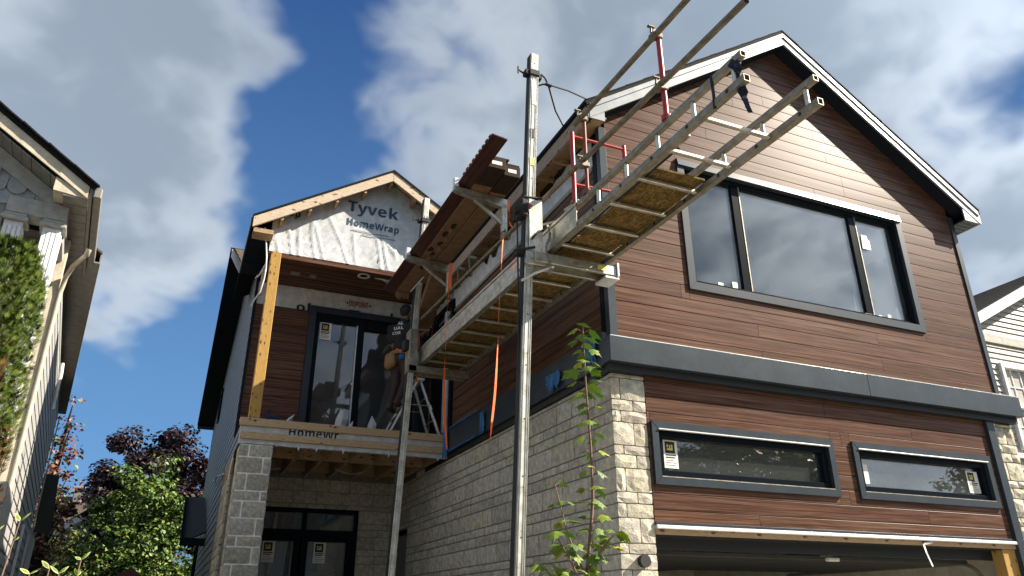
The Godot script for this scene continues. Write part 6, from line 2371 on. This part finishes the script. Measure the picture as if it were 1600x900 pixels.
func build_balcony_things() -> void:
	var s: SurfaceTool
	build_person()
	var L := thing("step_ladder", "short white and grey folding stepladder standing open on the balcony", "stepladder")
	var zz := [-11.08, -11.55]
	for k in 2:
		s = begin()
		beam(s, Vector3(3.22, 5.07, zz[k] - 0.05 * (0.5 - k) * 2.0), Vector3(2.80, 4.18, zz[k]), 0.028, 0.075, 0.005, Vector3.BACK)
		done(s, "rail", M.whitemetal, L)
		s = begin()
		beam(s, Vector3(3.27, 5.07, zz[k] - 0.06 * (0.5 - k) * 2.0), Vector3(3.60, 4.18, zz[k] + 0.03 * (0.5 - k)), 0.026, 0.065, 0.005, Vector3.BACK)
		done(s, "rail", M.whitemetal, L)
	s = begin()
	bx(s, Vector3(3.18, 5.06, -11.56), Vector3(3.32, 5.10, -11.06), 0.01)
	done(s, "top_cap", M.whitemetal, L)
	for y in [4.47, 4.62, 4.80]:
		s = begin()
		var x: float = 2.80 + (y - 4.18) * 0.472
		bx(s, Vector3(x - 0.035, y - 0.015, -11.53), Vector3(x + 0.045, y + 0.01, -11.09), 0.004)
		done(s, "step", M.alu, L)
	for q in [[4.80, 0.0], [4.45, 0.0]]:
		s = begin()
		var x: float = 3.27 + (5.07 - q[0]) * 0.371
		tube(s, [Vector3(x, q[0], -11.10), Vector3(x, q[0], -11.52)], 0.012, 6)
		done(s, "brace", M.alu, L)
	s = begin()
	tube(s, [Vector3(3.02, 4.66, -11.09), Vector3(3.42, 4.66, -11.07)], 0.008, 6)
	tube(s, [Vector3(3.02, 4.66, -11.54), Vector3(3.42, 4.66, -11.52)], 0.008, 6)
	tube(s, [Vector3(3.42, 4.62, -11.10), Vector3(3.55, 4.34, -11.50)], 0.010, 6)
	done(s, "spreader", M.alu, L)
	for q in [[4.37, 0.16, M.yellow], [4.78, 0.10, M.black], [4.63, 0.07, M.sticker]]:
		s = begin()
		var x: float = 3.27 + (5.07 - q[0]) * 0.371
		beam(s, Vector3(x - 0.371 * q[1] * 0.5, q[0] + q[1] * 0.5, -11.037), Vector3(x + 0.371 * q[1] * 0.5, q[0] - q[1] * 0.5, -11.037), 0.002, 0.05, 0.0, Vector3.BACK)
		done(s, "sticker", q[2], L)
	# scraps left on the balcony floor
	for q in [["torn white sheet of packing leaning against the glass door", [[2.06, 4.18], [2.10, 4.46], [2.17, 4.66], [2.20, 4.62], [2.22, 4.67], [2.30, 4.52], [2.27, 4.36], [2.22, 4.18]], -11.75, "paper_scrap"],
			["narrow white scrap beside the torn sheet at the glass door", [[2.28, 4.18], [2.30, 4.38], [2.37, 4.47], [2.36, 4.18]], -11.70, "paper_scrap"],
			["crumpled pale scrap in the right half of the glass door", [[2.62, 4.18], [2.60, 4.42], [2.66, 4.58], [2.74, 4.44], [2.72, 4.18]], -11.7, "paper_scrap"],
			["small folded white paper on the balcony edge near the post", [[1.22, 4.18], [1.34, 4.19], [1.40, 4.36], [1.33, 4.31]], -11.2, "paper_scrap"]]:
		var S := thing(q[3], q[0], "paper", "scraps on the balcony")
		s = begin()
		var poly := []
		for p in q[1]: poly.append(Vector3(p[0], p[1], q[2] + rng.randf_range(-0.03, 0.03)))
		var cen := Vector3.ZERO
		for p in poly: cen += p / poly.size()
		cen.z += 0.04
		for i in poly.size():
			face(s, [poly[i], cen, poly[(i + 1) % poly.size()]])
			face(s, [poly[(i + 1) % poly.size()], cen - Vector3(0, 0, 0.004), poly[i]])
		done(s, "sheet", M.wrap, S)
	var C := thing("dark_cloth", "small heap of dark cloth on the balcony edge beside the timber post", "cloth")
	s = begin()
	body_mesh(s, [[Vector3(0.98, 4.20, -11.05), Vector3(1.10, 4.23, -11.0), 0.05, 0.06, Color(1, 1, 1)], [Vector3(1.0, 4.27, -11.05), Vector3(1.03, 4.36, -11.07), 0.03, 0.02, Color(1, 1, 1)], [Vector3(1.1, 4.22, -11.0), Vector3(1.22, 4.19, -11.0), 0.05, 0.02, Color(1, 1, 1)]], 0.016, 0.03)
	done(s, "heap", M.navyrag, C)
	# torn blue sheeting on the side band
	var n := fbm(91, 3.0, 3)
	for q in [["ragged blue plastic sheeting hanging from the dark band near the house corner", -6.36, -6.12, 3.96, 4.22], ["torn blue plastic strip spilling off the dark band behind the sapling", -7.22, -6.90, 3.90, 4.08],
			["blue plastic bunched over the dark band beside the strap", -9.28, -9.12, 3.86, 4.14], ["blue plastic wrapped round the band end at the balcony", -10.80, -10.62, 3.82, 4.20], ["thin blue plastic edge trailing along the foot of the dark band", -10.55, -9.4, 3.862, 3.882], ["thin blue plastic edge along the top of the dark band", -10.55, -9.4, 4.205, 4.225]]:
		var B := thing("blue_sheeting", q[0], "plastic sheet", "blue plastic on the band")
		s = begin()
		var nz := 18
		var ny := 10
		var P := []
		for j in ny + 1:
			var row := []
			for i in nz + 1:
				var u := float(i) / nz
				var v := float(j) / ny
				var z: float = lerp(q[1], q[2], u)
				var y: float = lerp(q[3] + (0.10 * n.get_noise_1d(u * 2.6 + q[1]) + 0.05 * n.get_noise_1d(u * 9.0 + q[2]) if q[4] - q[3] > 0.1 else 0.012 * n.get_noise_1d(z * 3.0)), q[4], v)
				var x: float = 3.592 - 0.012 - 0.035 * absf(n.get_noise_2d(z * 3.6, y * 2.4)) - 0.01 * n.get_noise_2d(z * 9.0, y * 6.0)
				row.append(Vector3(x, y, z))
			P.append(row)
		for j in ny:
			for i in nz:
				face(s, [P[j][i], P[j][i + 1], P[j + 1][i + 1]])
				face(s, [P[j][i], P[j + 1][i + 1], P[j + 1][i]])
		done(s, "sheet", M.bluesheet, B)

# ------------------------------------------------------------------ plants near the camera
func leaf_mesh(half: Array, cols: Array, fold: float, droop: float) -> ArrayMesh:
	var pts := []
	for p in half: pts.append(Vector2(p[0], p[1]))
	for i in range(half.size() - 2, 0, -1): pts.append(Vector2(-half[i][0], half[i][1]))
	var s := begin()
	var lift := func(p: Vector2) -> Vector3: return Vector3(p.x, p.y, -fold * absf(p.x) - droop * p.y * p.y + 0.05 * sin(p.x * 9.0) * absf(p.x))
	var c := Vector2(0, 0.34)
	for i in pts.size():
		var a: Vector2 = pts[i]
		var b: Vector2 = pts[(i + 1) % pts.size()]
		var m0 := c.lerp(a, 0.55)
		var m1 := c.lerp(b, 0.55)
		for tri in [[c, m0, m1, 0, 0, 0], [m0, a, b, 0, 1, 1], [m0, b, m1, 0, 1, 0]]:
			var p0: Vector3 = lift.call(tri[0])
			var p1: Vector3 = lift.call(tri[1])
			var p2: Vector3 = lift.call(tri[2])
			var nn := (p1 - p0).cross(p2 - p0)
			if nn.length() < 1e-9: continue
			nn = nn.normalized()
			var flip := nn.z < 0
			if flip: nn = -nn
			var order := [0, 1, 2] if flip else [0, 2, 1]
			var P := [p0, p1, p2]
			for k in order:
				s.set_color(cols[tri[3 + k]])
				s.set_normal(nn)
				s.set_uv(Vector2(P[k].x, P[k].y))
				s.add_vertex(P[k])
	return s.commit()

func put_leaf(parent: Node, mesh: Mesh, at: Vector3, tip: Vector3, up: Vector3, size: float) -> void:
	var y := tip.normalized()
	var x := y.cross(up).normalized()
	var z := x.cross(y)
	var o := MeshInstance3D.new()
	o.mesh = mesh
	o.transform = Transform3D(Basis(x, y, z).scaled_local(Vector3.ONE * size), at)
	put(o, "leaf", parent)

func build_plants() -> void:
	var s: SurfaceTool
	var half := [[0, 0], [0.10, -0.05], [0.24, -0.13], [0.25, 0.0], [0.44, 0.0], [0.38, 0.14], [0.57, 0.30], [0.62, 0.47], [0.44, 0.46], [0.36, 0.55], [0.26, 0.46], [0.27, 0.66], [0.17, 0.76], [0.10, 0.74], [0, 1.02]]
	var vs := []
	for g in [[0.75, 0.85], [1.0, 1.0], [1.35, 1.2], [0.55, 0.66], [1.9, 1.35]]:
		var c0 := Color(0.115 * g[0], 0.170 * g[1], 0.020)
		var c1 := Color(0.135 * g[0], 0.190 * g[1], 0.026)
		var m := leaf_mesh(half, [c0, c1], rng.randf_range(0.12, 0.45), rng.randf_range(0.10, 0.40))
		var lm: StandardMaterial3D = M.leaf
		lm.albedo_color = Color(1, 1, 1)
		m.surface_set_material(0, lm)
		vs.append(m)
	var T1 := thing("maple_sapling", "slender maple sapling with jagged green leaves before the stone wall", "sapling")
	var base := Vector3(2.48, 0, -4.5)
	var stem := [base, Vector3(2.47, 1.0, -4.5), Vector3(2.485, 1.9, -4.5), Vector3(2.55, 2.35, -4.5), Vector3(2.552, 2.7, -4.5), Vector3(2.535, 3.15, -4.5), Vector3(2.53, 3.56, -4.5)]
	s = begin()
	tube(s, stem, 0.017, 8, 0.004)
	done(s, "trunk", M.twig, T1)
	var nodes := []
	for y in [3.56, 3.53, 3.45, 3.37, 3.30, 3.22, 3.14, 3.06, 2.96, 2.86, 2.75, 2.66, 2.53, 2.40, 2.31, 2.22, 2.14, 2.05, 1.97, 1.90, 1.80]:
		var p := Vector3.ZERO
		for i in stem.size() - 1:
			if y >= stem[i].y and y <= stem[i + 1].y: p = stem[i].lerp(stem[i + 1], (y - stem[i].y) / (stem[i + 1].y - stem[i].y))
		nodes.append([p, 0.105 if y > 3.25 else (0.125 if y > 3.0 else (0.088 if y > 2.45 else 0.098)), 3 if y < 3.5 else 4])
	var sides := [[Vector3(2.485, 1.85, -4.5), Vector3(2.33, 2.12, -4.46), Vector3(2.24, 2.42, -4.44)], [Vector3(2.48, 1.75, -4.5), Vector3(2.33, 1.95, -4.42), Vector3(2.21, 2.10, -4.38)], [Vector3(2.49, 1.9, -4.5), Vector3(2.56, 2.02, -4.45), Vector3(2.63, 2.12, -4.40)], [Vector3(2.48, 1.6, -4.5), Vector3(2.36, 1.8, -4.55), Vector3(2.22, 1.92, -4.6)]]
	for b in sides:
		s = begin()
		tube(s, b, 0.008, 6, 0.003)
		done(s, "branch", M.twig, T1)
		for t in [0.35, 0.6, 0.8, 1.0]:
			var p: Vector3 = b[0].lerp(b[1], t * 2.0) if t < 0.5 else b[1].lerp(b[2], t * 2.0 - 1.0)
			nodes.append([p, 0.078 if b[2].y > 2.3 else 0.098, 3])
	var petioles := begin()
	var ang := 0.4
	for q in nodes:
		ang += PI / 2 + rng.randf_range(-0.4, 0.4)
		for k in q[2]:
			var a: float = ang + TAU * k / q[2]
			var d := Vector3(cos(a), rng.randf_range(0.15, 0.7), sin(a)).normalized()
			var L: float = q[1] * rng.randf_range(0.5, 0.8)
			var tipp: Vector3 = q[0] + d * L
			tube(petioles, [q[0], q[0] + d * L * 0.6 + Vector3(0, 0.008, 0), tipp], 0.0022, 4, 0.0016, false)
			var td := Vector3(cos(a + rng.randf_range(-0.3, 0.3)), rng.randf_range(-0.75, 0.1), sin(a)).normalized()
			var up := Vector3(rng.randf_range(-0.45, 0.45), 1.0, rng.randf_range(-0.3, 0.5))
			var pick: int = [0, 1, 1, 2, 3, 0, 4][rng.randi() % 7]
			put_leaf(T1, vs[pick], tipp, td, up, q[1] * rng.randf_range(0.65, 1.1))
	done(petioles, "leaf_stalks", M.twig, T1)
	# cedar by the left neighbour's porch
	var az := deg_to_rad(-5.7)
	var dd := Vector3(sin(az), 0, -cos(az))
	var rr := Vector3(cos(az), 0, sin(az))
	var T2 := thing("cedar_tree", "tall columnar cedar hedge tree beside the white porch columns", "cedar", "", rr * -0.97 + dd * 6.8)
	s = begin()
	tube(s, [Vector3(0, 0, 0), Vector3(0.02, 2.2, 0), Vector3(0.1, 4.2, 0)], 0.07, 8, 0.015)
	done(s, "trunk", M.bark, T2)
	s = begin()
	var n := fbm(14, 1.6, 3)
	for i in 26000:
		var y := pow(rng.randf(), 0.85) * 3.45 + 1.0
		var a := rng.randf() * TAU
		var h := (y - 1.0) / 3.5
		var R: float = lerp(0.48, 0.27, h) * (1.0 if h < 0.86 else sqrt(max(0.0, (1.03 - h) / 0.17)))
		R *= 1.0 + 0.34 * n.get_noise_3d(cos(a) * 1.2, y * 1.4, sin(a) * 1.2)
		var k := pow(rng.randf(), 0.30)
		var p := Vector3(cos(a) * R * k + 0.10 * h, y, sin(a) * R * k)
		var outd := (Vector3(cos(a), rng.randf_range(0.8, 2.6), sin(a))).normalized()
		var brown := n.get_noise_3d(p.x * 1.4 + 4.0, p.y * 0.9, p.z * 1.4) + (0.18 if y < 3.3 and y > 2.2 else -0.12)
		var c := Color(0.045, 0.078, 0.014).lerp(Color(0.095, 0.125, 0.02), rng.randf())
		if brown > 0.14 + rng.randf() * 0.18: c = Color(0.13, 0.062, 0.024).lerp(Color(0.07, 0.04, 0.02), rng.randf())
		c = c * rng.randf_range(0.5, 1.05)
		tint = c
		var nn := outd.cross(Vector3(rng.randfn(), rng.randfn(), rng.randfn())).normalized()
		var sx := outd.cross(nn)
		var L := rng.randf_range(0.028, 0.062)
		for e in [-1.0, -0.5, 0.0, 0.5, 1.0]:
			var td: Vector3 = (outd + sx * e * 0.75).normalized()
			var q0: Vector3 = p + outd * L * 0.18 * (1.0 - absf(e))
			var q1: Vector3 = q0 + td * L * (1.0 - 0.25 * absf(e))
			var wv := td.cross(nn) * L * 0.055
			face(s, [q0 - wv * 0.5, q0.lerp(q1, 0.5) + wv, q1], (nn * 0.6 + outd * 0.5).normalized(), [Vector2(0, 0), Vector2(1, 0), Vector2(1, 1)])
			face(s, [q0 - wv * 0.5, q1, q0.lerp(q1, 0.5) - wv], (nn * 0.6 + outd * 0.5).normalized(), [Vector2(0, 0), Vector2(1, 0), Vector2(1, 1)])
	tint = Color(1, 1, 1)
	stuff(done(s, "crown", M.cedar, T2))
	# variegated shrub close to the camera
	var lance := [[0, 0], [0.10, 0.10], [0.20, 0.28], [0.235, 0.48], [0.17, 0.72], [0.07, 0.90], [0, 1.0]]
	var ls := []
	for g in [0.8, 1.0, 1.25]:
		var m := leaf_mesh(lance, [Color(0.13 * g, 0.19 * g, 0.04), Color(0.50 * g, 0.50 * g, 0.20 * g)], 0.3, 0.35)
		m.surface_set_material(0, M.leaf)
		ls.append(m)
	var dull := leaf_mesh(lance, [Color(0.05, 0.085, 0.02), Color(0.10, 0.14, 0.04)], 0.3, 0.35)
	dull.surface_set_material(0, M.leaf)
	ls.append(dull)
	var T3 := thing("variegated_shrub", "cream edged variegated shrub twigs at the foot of the grey house", "shrub")
	var stems := [[Vector3(-0.44, 1.0, -2.65), Vector3(-0.425, 1.60, -2.62), Vector3(-0.40, 1.90, -2.6)], [Vector3(-0.50, 1.0, -2.6), Vector3(-0.47, 1.55, -2.6), Vector3(-0.455, 1.86, -2.58)], [Vector3(-0.25, 1.0, -2.6), Vector3(-0.24, 1.55, -2.62), Vector3(-0.225, 1.80, -2.6)], [Vector3(-0.32, 1.0, -2.6), Vector3(-0.31, 1.5, -2.62), Vector3(-0.30, 1.775, -2.6)], [Vector3(-0.36, 1.0, -2.55), Vector3(-0.37, 1.5, -2.6), Vector3(-0.345, 1.76, -2.6)], [Vector3(-0.18, 1.0, -2.6), Vector3(-0.2, 1.5, -2.55), Vector3(-0.27, 1.76, -2.56)], [Vector3(-0.50, 1.0, -2.5), Vector3(-0.49, 1.5, -2.5), Vector3(-0.435, 1.76, -2.5)]]
	for b in stems:
		s = begin()
		tube(s, b, 0.005, 5, 0.002)
		done(s, "stem", M.twig, T3)
		for j in 9:
			var t := 0.30 + 0.70 * j / 8.0
			var p: Vector3 = b[0].lerp(b[1], t * 2.0) if t < 0.5 else b[1].lerp(b[2], t * 2.0 - 1.0)
			if b == stems[0] and j > 2 and j < 7: continue
			for k in 2:
				var a := j * PI / 2 + k * PI + rng.randf_range(-0.5, 0.5)
				var td := Vector3(cos(a), rng.randf_range(0.6, 2.2), sin(a))
				put_leaf(T3, ls[rng.randi() % ls.size()], p, td, Vector3(rng.randf_range(-0.3, 0.3), 1, 0.5), rng.randf_range(0.023, 0.036))
